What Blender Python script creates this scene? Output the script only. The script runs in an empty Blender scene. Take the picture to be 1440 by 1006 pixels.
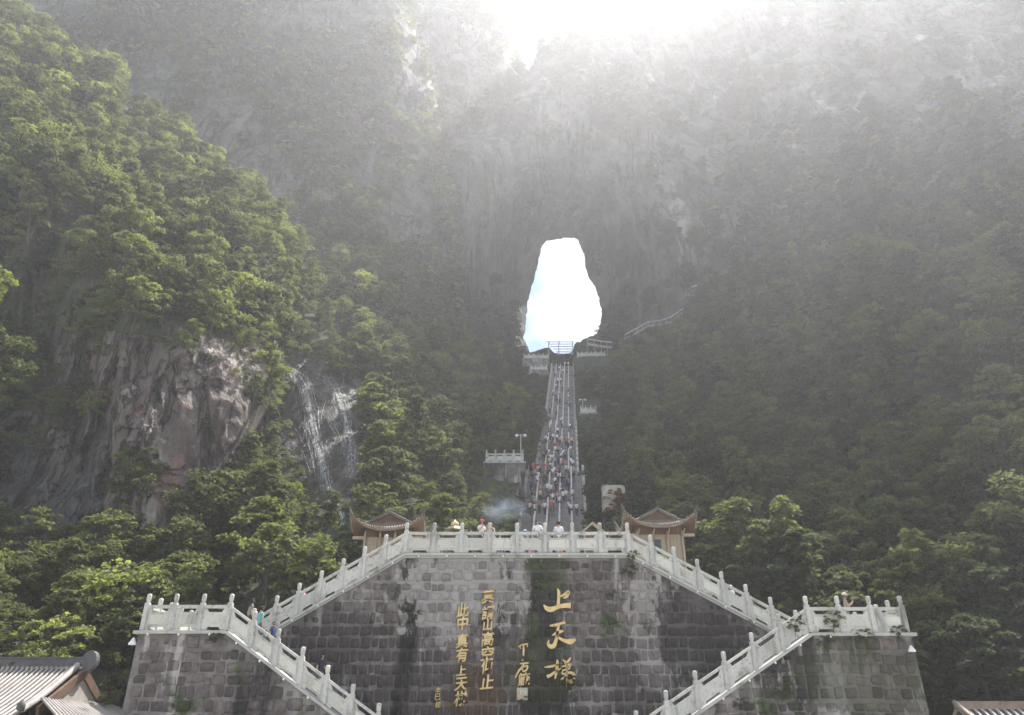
import bpy, bmesh, math, random
import numpy as np
from mathutils import Vector, Matrix, Euler

random.seed(7); rng = np.random.default_rng(7)
sc = bpy.context.scene
COL = sc.collection
R = math.radians

# ------------------------------------------------------------------ camera
F_PX, PITCH = 1048.0, 26.9
CP, SP = math.cos(R(PITCH)), math.sin(R(PITCH))
EYE = 1.6
cam_d = bpy.data.cameras.new('camera'); cam = bpy.data.objects.new('camera', cam_d); COL.objects.link(cam)
cam.location = (0, 0, EYE); cam.rotation_euler = (R(90 + PITCH), 0, 0)
cam_d.sensor_fit = 'HORIZONTAL'; cam_d.sensor_width = 36; cam_d.lens = 36 * F_PX / 1440
cam_d.clip_start = 0.1; cam_d.clip_end = 3000
sc.camera = cam

def P(px, py, Y):
    """world point on the photo ray (px,py) at forward distance Y (works on arrays)"""
    x = (px - 720) / F_PX; u = (503 - py) / F_PX
    dy = CP - u * SP; dz = SP + u * CP
    t = Y / dy
    return x * t, Y + 0 * t, dz * t + EYE
def PV(px, py, Y): return Vector(P(px, py, Y))

# ------------------------------------------------------------------ sky, sun, exposure
SUN_AZ, SUN_EL = 37.0, 59.5          # to the right of straight ahead / above the horizon
SUN_STRENGTH, SKY_STRENGTH, EXPOSURE = 5.0, 0.078, 1.48
w = bpy.data.worlds.new('World'); sc.world = w; w.use_nodes = True
nt = w.node_tree; nt.nodes.clear()
def N(nt, t, **kw):
    n = nt.nodes.new(t)
    for k, v in kw.items():
        if k.startswith('i_'): n.inputs[k[2:].replace('_', ' ')].default_value = v
        else: setattr(n, k, v)
    return n
sky = N(nt, 'ShaderNodeTexSky', sky_type='NISHITA', sun_disc=False, sun_elevation=R(SUN_EL), sun_rotation=R(SUN_AZ))
sky.air_density = 1.0; sky.dust_density = .6
tc = N(nt, 'ShaderNodeTexCoord'); mp = N(nt, 'ShaderNodeMapping'); mp.inputs['Scale'].default_value = (9, 9, 15)
cn = N(nt, 'ShaderNodeTexNoise'); cn.inputs['Scale'].default_value = 1.0; cn.inputs['Detail'].default_value = 6
cr = N(nt, 'ShaderNodeValToRGB'); cr.color_ramp.elements[0].position = .42; cr.color_ramp.elements[1].position = .62
mx = N(nt, 'ShaderNodeMixRGB'); mx.inputs['Color2'].default_value = (6.6, 6.6, 6.7, 1)
bg = N(nt, 'ShaderNodeBackground'); bg.inputs['Strength'].default_value = SKY_STRENGTH
wo = N(nt, 'ShaderNodeOutputWorld')
L = nt.links.new
L(tc.outputs['Generated'], mp.inputs[0]); L(mp.outputs[0], cn.inputs['Vector']); L(cn.outputs['Fac'], cr.inputs[0])
L(cr.outputs[0], mx.inputs['Fac']); L(sky.outputs[0], mx.inputs['Color1']); L(mx.outputs[0], bg.inputs['Color']); L(bg.outputs[0], wo.inputs['Surface'])
sd = bpy.data.lights.new('sun', 'SUN'); sd.energy = SUN_STRENGTH; sd.angle = R(0.53); sd.color = (1, .955, .89)
sun = bpy.data.objects.new('sun', sd); COL.objects.link(sun)
sdir = Vector((math.sin(R(SUN_AZ)) * math.cos(R(SUN_EL)), math.cos(R(SUN_AZ)) * math.cos(R(SUN_EL)), math.sin(R(SUN_EL))))
sun.rotation_euler = sdir.to_track_quat('Z', 'Y').to_euler(); sun.location = sdir * 400
vs = sc.view_settings; vs.view_transform = 'Standard'; vs.look = 'None'; vs.gamma = 1; vs.use_curve_mapping = False; vs.exposure = EXPOSURE
HAZE_DENSITY, HAZE_G = 0.00064, 0.60
sc.render.engine = 'CYCLES'
cy = sc.cycles
cy.use_denoising = True
try: cy.denoiser = 'OPENIMAGEDENOISE'
except Exception: pass
cy.max_bounces = 5; cy.diffuse_bounces = 2; cy.glossy_bounces = 2; cy.transmission_bounces = 3; cy.volume_bounces = 1; cy.transparent_max_bounces = 6
cy.sample_clamp_indirect = 4; cy.use_adaptive_sampling = True; cy.adaptive_threshold = 0.02

# ------------------------------------------------------------------ numpy noise
def _h(ix, iy, iz, s):
    n = (ix * 374761393 + iy * 668265263 + iz * 2147483647 + s * 974634777) & 0xffffffff
    n = ((n ^ (n >> 13)) * 1274126177) & 0xffffffff
    n = n ^ (n >> 16)
    return (n & 0xffff) / 65535.0
def vnoise(x, y, z, s=0):
    x, y, z = np.broadcast_arrays(np.asarray(x, float), np.asarray(y, float), np.asarray(z, float))
    fx, fy, fz = np.floor(x), np.floor(y), np.floor(z)
    ix, iy, iz = fx.astype(np.int64), fy.astype(np.int64), fz.astype(np.int64)
    u, v, t = x - fx, y - fy, z - fz
    u, v, t = u*u*(3-2*u), v*v*(3-2*v), t*t*(3-2*t)
    def c(a, b, d): return _h(ix + a, iy + b, iz + d, s)
    x00 = c(0,0,0)*(1-u)+c(1,0,0)*u; x10 = c(0,1,0)*(1-u)+c(1,1,0)*u
    x01 = c(0,0,1)*(1-u)+c(1,0,1)*u; x11 = c(0,1,1)*(1-u)+c(1,1,1)*u
    return (x00*(1-v)+x10*v)*(1-t)+(x01*(1-v)+x11*v)*t
def fbm(x, y, z, o=4, s=0):
    a, r, f = .5, 0, 1
    for k in range(o):
        r = r + a * (vnoise(x*f, y*f, z*f, s + k) * 2 - 1); a *= .5; f *= 2.03
    return r
def ridged(x, y, z, o=4, s=0):
    a, r, f = .5, 0, 1
    for k in range(o):
        r = r + a * (1 - np.abs(vnoise(x*f, y*f, z*f, s + k) * 2 - 1) * 2); a *= .5; f *= 2.07
    return r

# ------------------------------------------------------------------ materials
def material(name):
    m = bpy.data.materials.new(name); m.use_nodes = True
    m.node_tree.nodes.clear(); return m, m.node_tree
def surf(name, c1, c2, scale=1.0, rough=.8, layers=(), bump=0.0, bscale=None, stretch=(1, 1, 1), metallic=0.0, spec=.3, objvar=0.0, spots=(), cracks=None):
    """two-tone noise colour in world space, extra masked layers [(colour, scale, lo, hi, stretch)], noise bump"""
    m, t = material(name); l = t.links.new
    geo = N(t, 'ShaderNodeNewGeometry')
    def nz(sc_, st, det=5, dist=0.0):
        mp = N(t, 'ShaderNodeMapping'); mp.inputs['Scale'].default_value = tuple(sc_ * q for q in st)
        n = N(t, 'ShaderNodeTexNoise'); n.inputs['Scale'].default_value = 1; n.inputs['Detail'].default_value = det; n.inputs['Roughness'].default_value = .62; n.inputs['Distortion'].default_value = dist
        l(geo.outputs['Position'], mp.inputs[0]); l(mp.outputs[0], n.inputs['Vector']); return n.outputs['Fac']
    r = N(t, 'ShaderNodeValToRGB'); r.color_ramp.elements[0].position = .32; r.color_ramp.elements[1].position = .68
    r.color_ramp.elements[0].color = (*c1, 1); r.color_ramp.elements[1].color = (*c2, 1)
    l(nz(scale, stretch), r.inputs[0]); cur = r.outputs[0]
    for (c, s_, lo, hi, st) in layers:
        q = N(t, 'ShaderNodeMapRange'); q.inputs['From Min'].default_value = lo; q.inputs['From Max'].default_value = hi
        l(nz(s_, st, 6, .4), q.inputs[0])
        mxx = N(t, 'ShaderNodeMixRGB'); mxx.inputs['Color2'].default_value = (*c, 1)
        l(q.outputs[0], mxx.inputs['Fac']); l(cur, mxx.inputs['Color1']); cur = mxx.outputs[0]
    for (c, ctr, rad, s_, amt) in spots:      # stains with a place of their own on the wall
        vm = N(t, 'ShaderNodeMapping'); vm.inputs['Location'].default_value = tuple(-a/b for a, b in zip(ctr, rad)); vm.inputs['Scale'].default_value = tuple(1/b for b in rad)
        ln = N(t, 'ShaderNodeVectorMath', operation='LENGTH'); l(geo.outputs['Position'], vm.inputs[0]); l(vm.outputs[0], ln.inputs[0])
        ma = N(t, 'ShaderNodeMath', operation='MULTIPLY_ADD'); ma.inputs[1].default_value = 2.6; l(nz(s_, (1, 1, .55), 6, .5), ma.inputs[0])
        sb = N(t, 'ShaderNodeMath', operation='SUBTRACT'); ma.inputs[2].default_value = -.30; l(ma.outputs[0], sb.inputs[0]); l(ln.outputs['Value'], sb.inputs[1])
        q = N(t, 'ShaderNodeMapRange'); q.inputs['From Min'].default_value = 0; q.inputs['From Max'].default_value = .16; q.inputs['To Max'].default_value = amt; l(sb.outputs[0], q.inputs[0])
        mxx = N(t, 'ShaderNodeMixRGB'); mxx.inputs['Color2'].default_value = (*c, 1); l(q.outputs[0], mxx.inputs['Fac']); l(cur, mxx.inputs['Color1']); cur = mxx.outputs[0]
    if objvar:
        oi = N(t, 'ShaderNodeObjectInfo'); q = N(t, 'ShaderNodeMapRange'); q.inputs['To Min'].default_value = 1 - objvar; q.inputs['To Max'].default_value = 1 + objvar
        l(oi.outputs['Random'], q.inputs[0])
        mm = N(t, 'ShaderNodeMixRGB', blend_type='MULTIPLY'); mm.inputs['Fac'].default_value = 1
        l(cur, mm.inputs['Color1']); l(q.outputs[0], mm.inputs['Color2']); cur = mm.outputs[0]
    crk = None
    if cracks:                                # jointed rock: narrow dark fissures between uneven blocks
        cs, cst, wdt = cracks
        ab = N(t, 'ShaderNodeMath', operation='SUBTRACT'); ab.inputs[1].default_value = .5; l(nz(cs, cst, 7, .8), ab.inputs[0])
        a2 = N(t, 'ShaderNodeMath', operation='ABSOLUTE'); l(ab.outputs[0], a2.inputs[0])
        q = N(t, 'ShaderNodeMapRange'); q.inputs['From Max'].default_value = wdt; q.inputs['To Min'].default_value = .30; l(a2.outputs[0], q.inputs[0]); crk = q.outputs[0]
        mm = N(t, 'ShaderNodeMixRGB', blend_type='MULTIPLY'); mm.inputs['Fac'].default_value = 1; l(cur, mm.inputs['Color1']); l(crk, mm.inputs['Color2']); cur = mm.outputs[0]
    b = N(t, 'ShaderNodeBsdfPrincipled'); b.inputs['Roughness'].default_value = rough; b.inputs['Metallic'].default_value = metallic
    b.inputs['Specular IOR Level'].default_value = spec
    l(cur, b.inputs['Base Color'])
    if bump:
        bn = N(t, 'ShaderNodeBump'); bn.inputs['Strength'].default_value = 1.0; bn.inputs['Distance'].default_value = bump
        hh_ = nz(bscale or scale * 3, stretch, 6)
        if crk is not None:
            ad_ = N(t, 'ShaderNodeMath', operation='MULTIPLY_ADD'); ad_.inputs[1].default_value = .8; l(crk, ad_.inputs[0]); l(hh_, ad_.inputs[2]); hh_ = ad_.outputs[0]
        l(hh_, bn.inputs['Height']); l(bn.outputs[0], b.inputs['Normal'])
    o = N(t, 'ShaderNodeOutputMaterial'); l(b.outputs[0], o.inputs['Surface']); return m
def leafmat(name, dark, light, accent):
    m, t = material(name); l = t.links.new
    oi = N(t, 'ShaderNodeObjectInfo'); at = N(t, 'ShaderNodeAttribute', attribute_name='tint')
    ad = N(t, 'ShaderNodeMath', operation='MULTIPLY_ADD'); ad.inputs[1].default_value = .55
    md = N(t, 'ShaderNodeMath', operation='MULTIPLY'); md.inputs[1].default_value = .45
    l(oi.outputs['Random'], md.inputs[0]); l(at.outputs['Fac'], ad.inputs[0]); l(md.outputs[0], ad.inputs[2])
    r = N(t, 'ShaderNodeValToRGB'); e = r.color_ramp.elements
    e[0].position = .1; e[0].color = (*dark, 1); e[1].position = .95; e[1].color = (*accent, 1)
    x = e.new(.6); x.color = (*light, 1)
    l(ad.outputs[0], r.inputs[0])
    p = N(t, 'ShaderNodeBsdfPrincipled'); p.inputs['Roughness'].default_value = .6; p.inputs['Specular IOR Level'].default_value = .22
    tr = N(t, 'ShaderNodeBsdfTranslucent')
    br = N(t, 'ShaderNodeMixRGB', blend_type='MULTIPLY'); br.inputs['Fac'].default_value = 1; br.inputs['Color2'].default_value = (1.9, 1.95, .95, 1)
    l(r.outputs[0], p.inputs['Base Color']); l(r.outputs[0], br.inputs['Color1']); l(br.outputs[0], tr.inputs['Color'])
    ms = N(t, 'ShaderNodeMixShader'); ms.inputs['Fac'].default_value = .5
    l(p.outputs[0], ms.inputs[1]); l(tr.outputs[0], ms.inputs[2])
    o = N(t, 'ShaderNodeOutputMaterial'); l(ms.outputs[0], o.inputs['Surface']); return m

ONE = (1, 1, 1); VERT = (1, 1, .22)
M = {}
M['rock_near'] = surf('rock_near', (.10, .082, .075), (.22, .182, .166), .25, .85, [((.33, .30, .27), .16, .54, .62, VERT), ((.035, .03, .028), .5, .54, .62, (1, 1, .22)), ((.20, .13, .11), .2, .56, .66, ONE), ((.05, .07, .03), .3, .60, .70, ONE)], .6, 2.2, (1, 1, .5), cracks=(.30, (1, .6, .20), .030))
M['rock_far'] = surf('rock_far', (.050, .052, .046), (.125, .122, .112), .12, .9, [((.24, .23, .215), .09, .60, .70, VERT), ((.032, .045, .024), .09, .48, .60, ONE), ((.05, .05, .048), .2, .55, .68, (1, 1, .15))], 1.2, .5, (1, 1, .5), cracks=(.10, (1, .6, .16), .022))
M['rock_pale'] = surf('pale_limestone', (.08, .078, .072), (.17, .165, .155), .15, .9, [((.42, .41, .385), .12, .56, .66, VERT), ((.04, .052, .03), .12, .55, .64, ONE)], 1.0, .5, (1, 1, .5))
M['rock_wet_shade'] = surf('wet_shade_rock', (.035, .033, .032), (.085, .08, .075), .5, .55, [((.16, .15, .14), .4, .58, .66, (1, 1, .3)), ((.03, .04, .018), .4, .56, .66, ONE)], .4, 1.6, (1, 1, .4), cracks=(.4, (1, .6, .4), .03))  # wet rock at the falls; doubles as painted shade on the near hill
M['soil'] = surf('soil', (.022, .028, .014), (.05, .058, .03), .3, .95, [((.10, .09, .075), .15, .62, .70, ONE)], .3, 1.2)
M['stone_dark'] = surf('stone_dark', (.075, .062, .060), (.16, .135, .128), 2.2, .85,
    [((.25, .23, .215), .20, .54, .64, ONE), ((.035, .032, .031), .45, .54, .62, (1, 1, .22)), ((.30, .28, .265), 1.1, .60, .66, (1, 1, .10)), ((.05, .065, .03), .6, .60, .68, ONE), ((.13, .085, .06), .4, .62, .72, (1, 1, .3))], .04, 9, objvar=.42, spots=[((.29, .275, .26), (-2.6, 37.5, 7.9), (3.4, 9, 2.2), 1.9, .75), ((.30, .28, .26), (6.4, 37.5, 6.6), (.8, 9, 3.0), 2.4, .65), ((.04, .036, .038), (9.0, 37.5, 6.0), (2.4, 9, 2.6), 1.7, .75), ((.05, .046, .046), (-8.5, 37.5, 6.0), (2.2, 9, 2.0), 1.8, .45), ((.05, .06, .03), (1.9, 37.5, 8.6), (.8, 9, 1.4), 1.0, .7), ((.12, .075, .045), (-1.6, 37.5, 3.2), (1.3, 9, 1.6), 1.0, .6), ((.05, .055, .03), (14.5, 34, 4.0), (3.2, 2, 2.0), .8, .6), ((.05, .06, .03), (1.2, 37.5, 4.2), (1.8, 9, 1.6), 1.0, .5)])
M['mortar'] = surf('mortar', (.085, .075, .072), (.23, .21, .20), 1.3, .9,
    [((.31, .285, .265), .20, .52, .62, ONE), ((.045, .04, .038), .45, .54, .62, (1, 1, .22)), ((.38, .355, .335), 1.1, .58, .65, (1, 1, .10)), ((.05, .07, .03), .6, .60, .68, ONE), ((.16, .10, .06), .4, .63, .72, (1, 1, .3))], .04, 7, spots=[((.36, .34, .32), (-2.6, 37.5, 7.9), (3.4, 9, 2.2), 1.9, .75), ((.36, .34, .31), (6.4, 37.5, 6.6), (.8, 9, 3.0), 2.4, .65), ((.045, .04, .042), (9.0, 37.5, 6.0), (2.4, 9, 2.6), 1.7, .75), ((.06, .055, .055), (-8.5, 37.5, 6.0), (2.2, 9, 2.0), 1.8, .45), ((.055, .065, .035), (1.9, 37.5, 8.6), (.8, 9, 1.4), 1.0, .7), ((.15, .095, .055), (-1.6, 37.5, 3.2), (1.3, 9, 1.6), 1.0, .6), ((.055, .06, .032), (14.5, 34, 4.0), (3.2, 2, 2.0), .8, .6), ((.06, .07, .035), (1.2, 37.5, 4.2), (1.8, 9, 1.6), 1.0, .5)])
M['balu'] = surf('balustrade_stone', (.42, .42, .385), (.54, .53, .49), .8, .7, [((.22, .22, .18), 1.6, .55, .70, (1, 1, .2)), ((.27, .27, .265), 7, .54, .68, ONE), ((.17, .18, .13), .7, .60, .70, ONE)], .008, 25, objvar=.10)
M['balu_panel'] = surf('balustrade_panel_stone', (.48, .48, .42), (.58, .57, .51), .7, .65, [((.28, .28, .22), 1.3, .54, .70, (1, 1, .22)), ((.34, .33, .29), 5, .56, .72, ONE)], .006, 25, objvar=.10)
M['coping'] = surf('coping_stone', (.34, .34, .32), (.46, .46, .43), 1.5, .8, [((.18, .18, .16), 1.0, .58, .7, ONE)], .01, 15)
M['paving'] = surf('paving', (.26, .25, .23), (.36, .35, .32), .8, .85, (), .01, 8)
M['step'] = surf('step_stone', (.25, .235, .23), (.34, .32, .31), .5, .85, [((.10, .09, .09), .3, .55, .7, ONE)], .01, 8)
M['handrail'] = surf('handrail_stone', (.42, .41, .40), (.55, .54, .52), .5, .6)
M['gold'] = surf('gold_paint', (.62, .44, .19), (.78, .60, .30), 4, .55, [((.30, .20, .09), 5, .58, .72, ONE)], .01, 20)
M['tile'] = surf('roof_tile', (.26, .24, .22), (.40, .37, .34), 1.2, .6, [((.16, .15, .14), .8, .58, .70, ONE)], .01, 12)
M['tile_dark'] = surf('roof_ridge_tile', (.07, .07, .075), (.13, .13, .13), 2, .7, (), .01, 14)
M['tile_brown'] = surf('pavilion_tile', (.17, .14, .11), (.28, .235, .18), 2, .65, [((.10, .11, .06), 1.5, .58, .7, ONE)], .01, 14)
M['wood'] = surf('pale_wood', (.31, .25, .175), (.42, .35, .25), 1.4, .6, (), .01, 10, (4, 4, .4))
M['wood_dark'] = surf('dark_wood', (.10, .06, .04), (.17, .105, .07), 1.4, .7, (), .01, 10)
M['glass'] = surf('window_glass', (.03, .035, .04), (.05, .055, .06), 1, .15, spec=.6)
M['red_paint'] = surf('red_paint', (.38, .10, .07), (.46, .15, .10), 2, .6)
M['plaster'] = surf('gable_plaster', (.30, .27, .24), (.40, .37, .33), 1.3, .85, [((.2, .18, .16), .9, .56, .7, ONE)])
M['metal'] = surf('grey_metal', (.25, .25, .26), (.32, .32, .33), 3, .4, metallic=.6)
M['white'] = surf('white_plastic', (.72, .72, .72), (.8, .8, .8), 3, .4)
M['bronze'] = surf('bronze', (.12, .10, .06), (.20, .17, .11), 5, .5, metallic=.5)
M['boulder'] = surf('pale_boulder', (.34, .32, .27), (.50, .47, .40), .9, .85, [((.20, .18, .15), .8, .55, .66, (1, 1, .4))], .06, 4)
M['bark'] = surf('bark', (.05, .042, .034), (.10, .085, .07), 4, .9, (), .02, 12)
M['leaf'] = leafmat('leaf_green', (.038, .047, .026), (.094, .110, .056), (.155, .168, .082))
M['leaf_pale'] = leafmat('leaf_pale_green', (.056, .072, .034), (.135, .156, .070), (.21, .222, .098))
M['leaf_deep'] = leafmat('leaf_deep_green', (.026, .034, .026), (.058, .070, .050), (.095, .108, .074))
M['leaf_red'] = leafmat('leaf_red', (.09, .035, .032), (.17, .07, .06), (.24, .13, .10))
def watermat(name='falling_water', scl=(2, 2, .5), lo=.35, hi=.6):
    m, t = material(name); l = t.links.new
    geo = N(t, 'ShaderNodeNewGeometry'); mp = N(t, 'ShaderNodeMapping'); mp.inputs['Scale'].default_value = scl
    n = N(t, 'ShaderNodeTexNoise'); n.inputs['Scale'].default_value = 1; n.inputs['Detail'].default_value = 5
    l(geo.outputs['Position'], mp.inputs[0]); l(mp.outputs[0], n.inputs['Vector'])
    q = N(t, 'ShaderNodeMapRange'); q.inputs['From Min'].default_value = lo; q.inputs['From Max'].default_value = hi; l(n.outputs['Fac'], q.inputs[0])
    p = N(t, 'ShaderNodeBsdfPrincipled'); p.inputs['Base Color'].default_value = (.8, .82, .82, 1); p.inputs['Roughness'].default_value = .3
    tl = N(t, 'ShaderNodeBsdfTranslucent'); tl.inputs['Color'].default_value = (.85, .87, .87, 1)
    m1 = N(t, 'ShaderNodeMixShader'); m1.inputs[0].default_value = .5; l(p.outputs[0], m1.inputs[1]); l(tl.outputs[0], m1.inputs[2])
    tp = N(t, 'ShaderNodeBsdfTransparent'); ms = N(t, 'ShaderNodeMixShader')
    l(q.outputs[0], ms.inputs[0]); l(tp.outputs[0], ms.inputs[1]); l(m1.outputs[0], ms.inputs[2])
    o = N(t, 'ShaderNodeOutputMaterial'); l(ms.outputs[0], o.inputs['Surface']); return m
M['water'] = watermat(); M['water_veil'] = watermat('water_veil', (7, 7, .3), .48, .74)
_flat = {}
def flat(c, rough=.8):
    k = (tuple(round(x, 3) for x in c), rough)
    if k not in _flat:
        lo = tuple(x * .85 for x in c); _flat[k] = surf('cloth_%d' % len(_flat), lo, c, 9, rough)
    return _flat[k]

# ------------------------------------------------------------------ object helpers
def link(o, parent=None):
    COL.objects.link(o)
    if parent: o.parent = parent
    return o
def tag(o, label=None, cat=None, group=None, kind=None):
    if label: o['label'] = label
    if cat: o['category'] = cat
    if group: o['group'] = group
    if kind: o['kind'] = kind
    return o
def empty(name, loc=(0, 0, 0), rz=0, **kw):
    o = bpy.data.objects.new(name, None); link(o); o.location = loc; o.rotation_euler = (0, 0, rz); o.empty_display_size = .3
    return tag(o, **kw)
def mesh_data(name, V, Fc, mats, idx=None, smooth=False):
    me = bpy.data.meshes.new(name); me.from_pydata([tuple(v) for v in V], [], Fc)
    for m in (mats if isinstance(mats, (list, tuple)) else [mats]): me.materials.append(m)
    if idx is not None: me.polygons.foreach_set('material_index', np.asarray(idx, dtype=np.int32))
    if smooth: me.polygons.foreach_set('use_smooth', np.ones(len(Fc), dtype=bool))
    me.update(); return me
class MB:
    """collects shapes into one mesh"""
    def __init__(s): s.V = []; s.F = []; s.I = []
    def add(s, V, Fc, mi=0):
        o = len(s.V); s.V += [tuple(v) for v in V]; s.F += [tuple(i + o for i in f) for f in Fc]; s.I += [mi] * len(Fc); return s
    def box(s, x0, x1, y0, y1, z0, z1, sh=0.0, mi=0):
        V = [(x, y, z + sh * x) for z in (z0, z1) for y in (y0, y1) for x in (x0, x1)]
        return s.add(V, [(0,2,3,1),(4,5,7,6),(0,1,5,4),(2,6,7,3),(0,4,6,2),(1,3,7,5)], mi)
    def prism(s, poly, y0, y1, sh=0.0, mi=0):
        """polygon in x,z (counter-clockwise seen from -y) extruded from y0 (front) to y1"""
        n = len(poly)
        V = [(x, y0, z + sh * x) for x, z in poly] + [(x, y1, z + sh * x) for x, z in poly]
        return s.add(V, [tuple(range(n)), tuple(reversed(range(n, 2*n)))] + [(i, i + n, (i+1) % n + n, (i+1) % n) for i in range(n)], mi)
    def lathe(s, prof, n=10, c=(0, 0, 0), mi=0, sx=1, sy=1):
        V = []
        for r, z in prof:
            for k in range(n):
                a = 2*math.pi*k/n; V.append((c[0] + sx*r*math.cos(a), c[1] + sy*r*math.sin(a), c[2] + z))
        Fc = [(i*n+k, i*n+(k+1) % n, (i+1)*n+(k+1) % n, (i+1)*n+k) for i in range(len(prof)-1) for k in range(n)]
        Fc += [tuple(reversed(range(n))), tuple(range((len(prof)-1)*n, len(prof)*n))]
        return s.add(V, Fc, mi)
    def tube(s, pts, rad, n=6, mi=0):
        pts = [Vector(p) for p in pts]; V = []
        rad = rad if isinstance(rad, (list, tuple)) else [rad]*len(pts)
        for i, p in enumerate(pts):
            d = (pts[min(i+1, len(pts)-1)] - pts[max(i-1, 0)]).normalized()
            a = d.orthogonal().normalized() if abs(d.z) > .95 else d.cross(Vector((0, 0, 1))).normalized()
            b = d.cross(a)
            for k in range(n):
                t = 2*math.pi*k/n; V.append(p + (a*math.cos(t) + b*math.sin(t))*rad[i])
        Fc = [(i*n+k, i*n+(k+1) % n, (i+1)*n+(k+1) % n, (i+1)*n+k) for i in range(len(pts)-1) for k in range(n)]
        Fc += [tuple(range(n)), tuple(reversed(range((len(pts)-1)*n, len(pts)*n)))]
        return s.add(V, Fc, mi)
    def data(s, name, mats, smooth=False): return mesh_data(name, s.V, s.F, mats, s.I, smooth)
    def build(s, name, mats, parent=None, smooth=False, loc=None, rz=0):
        o = bpy.data.objects.new(name, s.data(name, mats, smooth)); link(o, parent)
        if loc: o.location = loc
        o.rotation_euler = (0, 0, rz); return o
def inst(name, me, parent=None, loc=(0, 0, 0), rot=(0, 0, 0), scale=None):
    o = bpy.data.objects.new(name, me); link(o, parent); o.location = loc; o.rotation_euler = rot
    if scale is not None: o.scale = (scale,)*3 if not isinstance(scale, (tuple, list)) else scale
    return o
def inside(px, py, poly):
    r = np.zeros(np.shape(px), bool); n = len(poly)
    for i in range(n):
        x1, y1 = poly[i]; x2, y2 = poly[(i+1) % n]
        if y1 == y2: continue
        c = ((y1 > py) != (y2 > py)) & (px < (x2-x1)*(py-y1)/(y2-y1)+x1); r ^= c
    return r
def poly_dist(px, py, pts, closed=True):
    d = np.full(np.shape(px), 1e9); n = len(pts)
    for i in range(n if closed else n-1):
        x1, y1 = pts[i]; x2, y2 = pts[(i+1) % n]; dx, dy = x2-x1, y2-y1; q = dx*dx+dy*dy + 1e-9
        t = np.clip(((px-x1)*dx+(py-y1)*dy)/q, 0, 1); d = np.minimum(d, np.hypot(px-x1-t*dx, py-y1-t*dy))
    return d

# ================================================================== THE SETTING
g = MB(); g.add([(-230, -60, 0), (230, -60, 0), (230, 330, 0), (-230, 330, 0)], [(0, 1, 2, 3)])
tag(g.build('ground', M['paving']), kind='structure')

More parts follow.
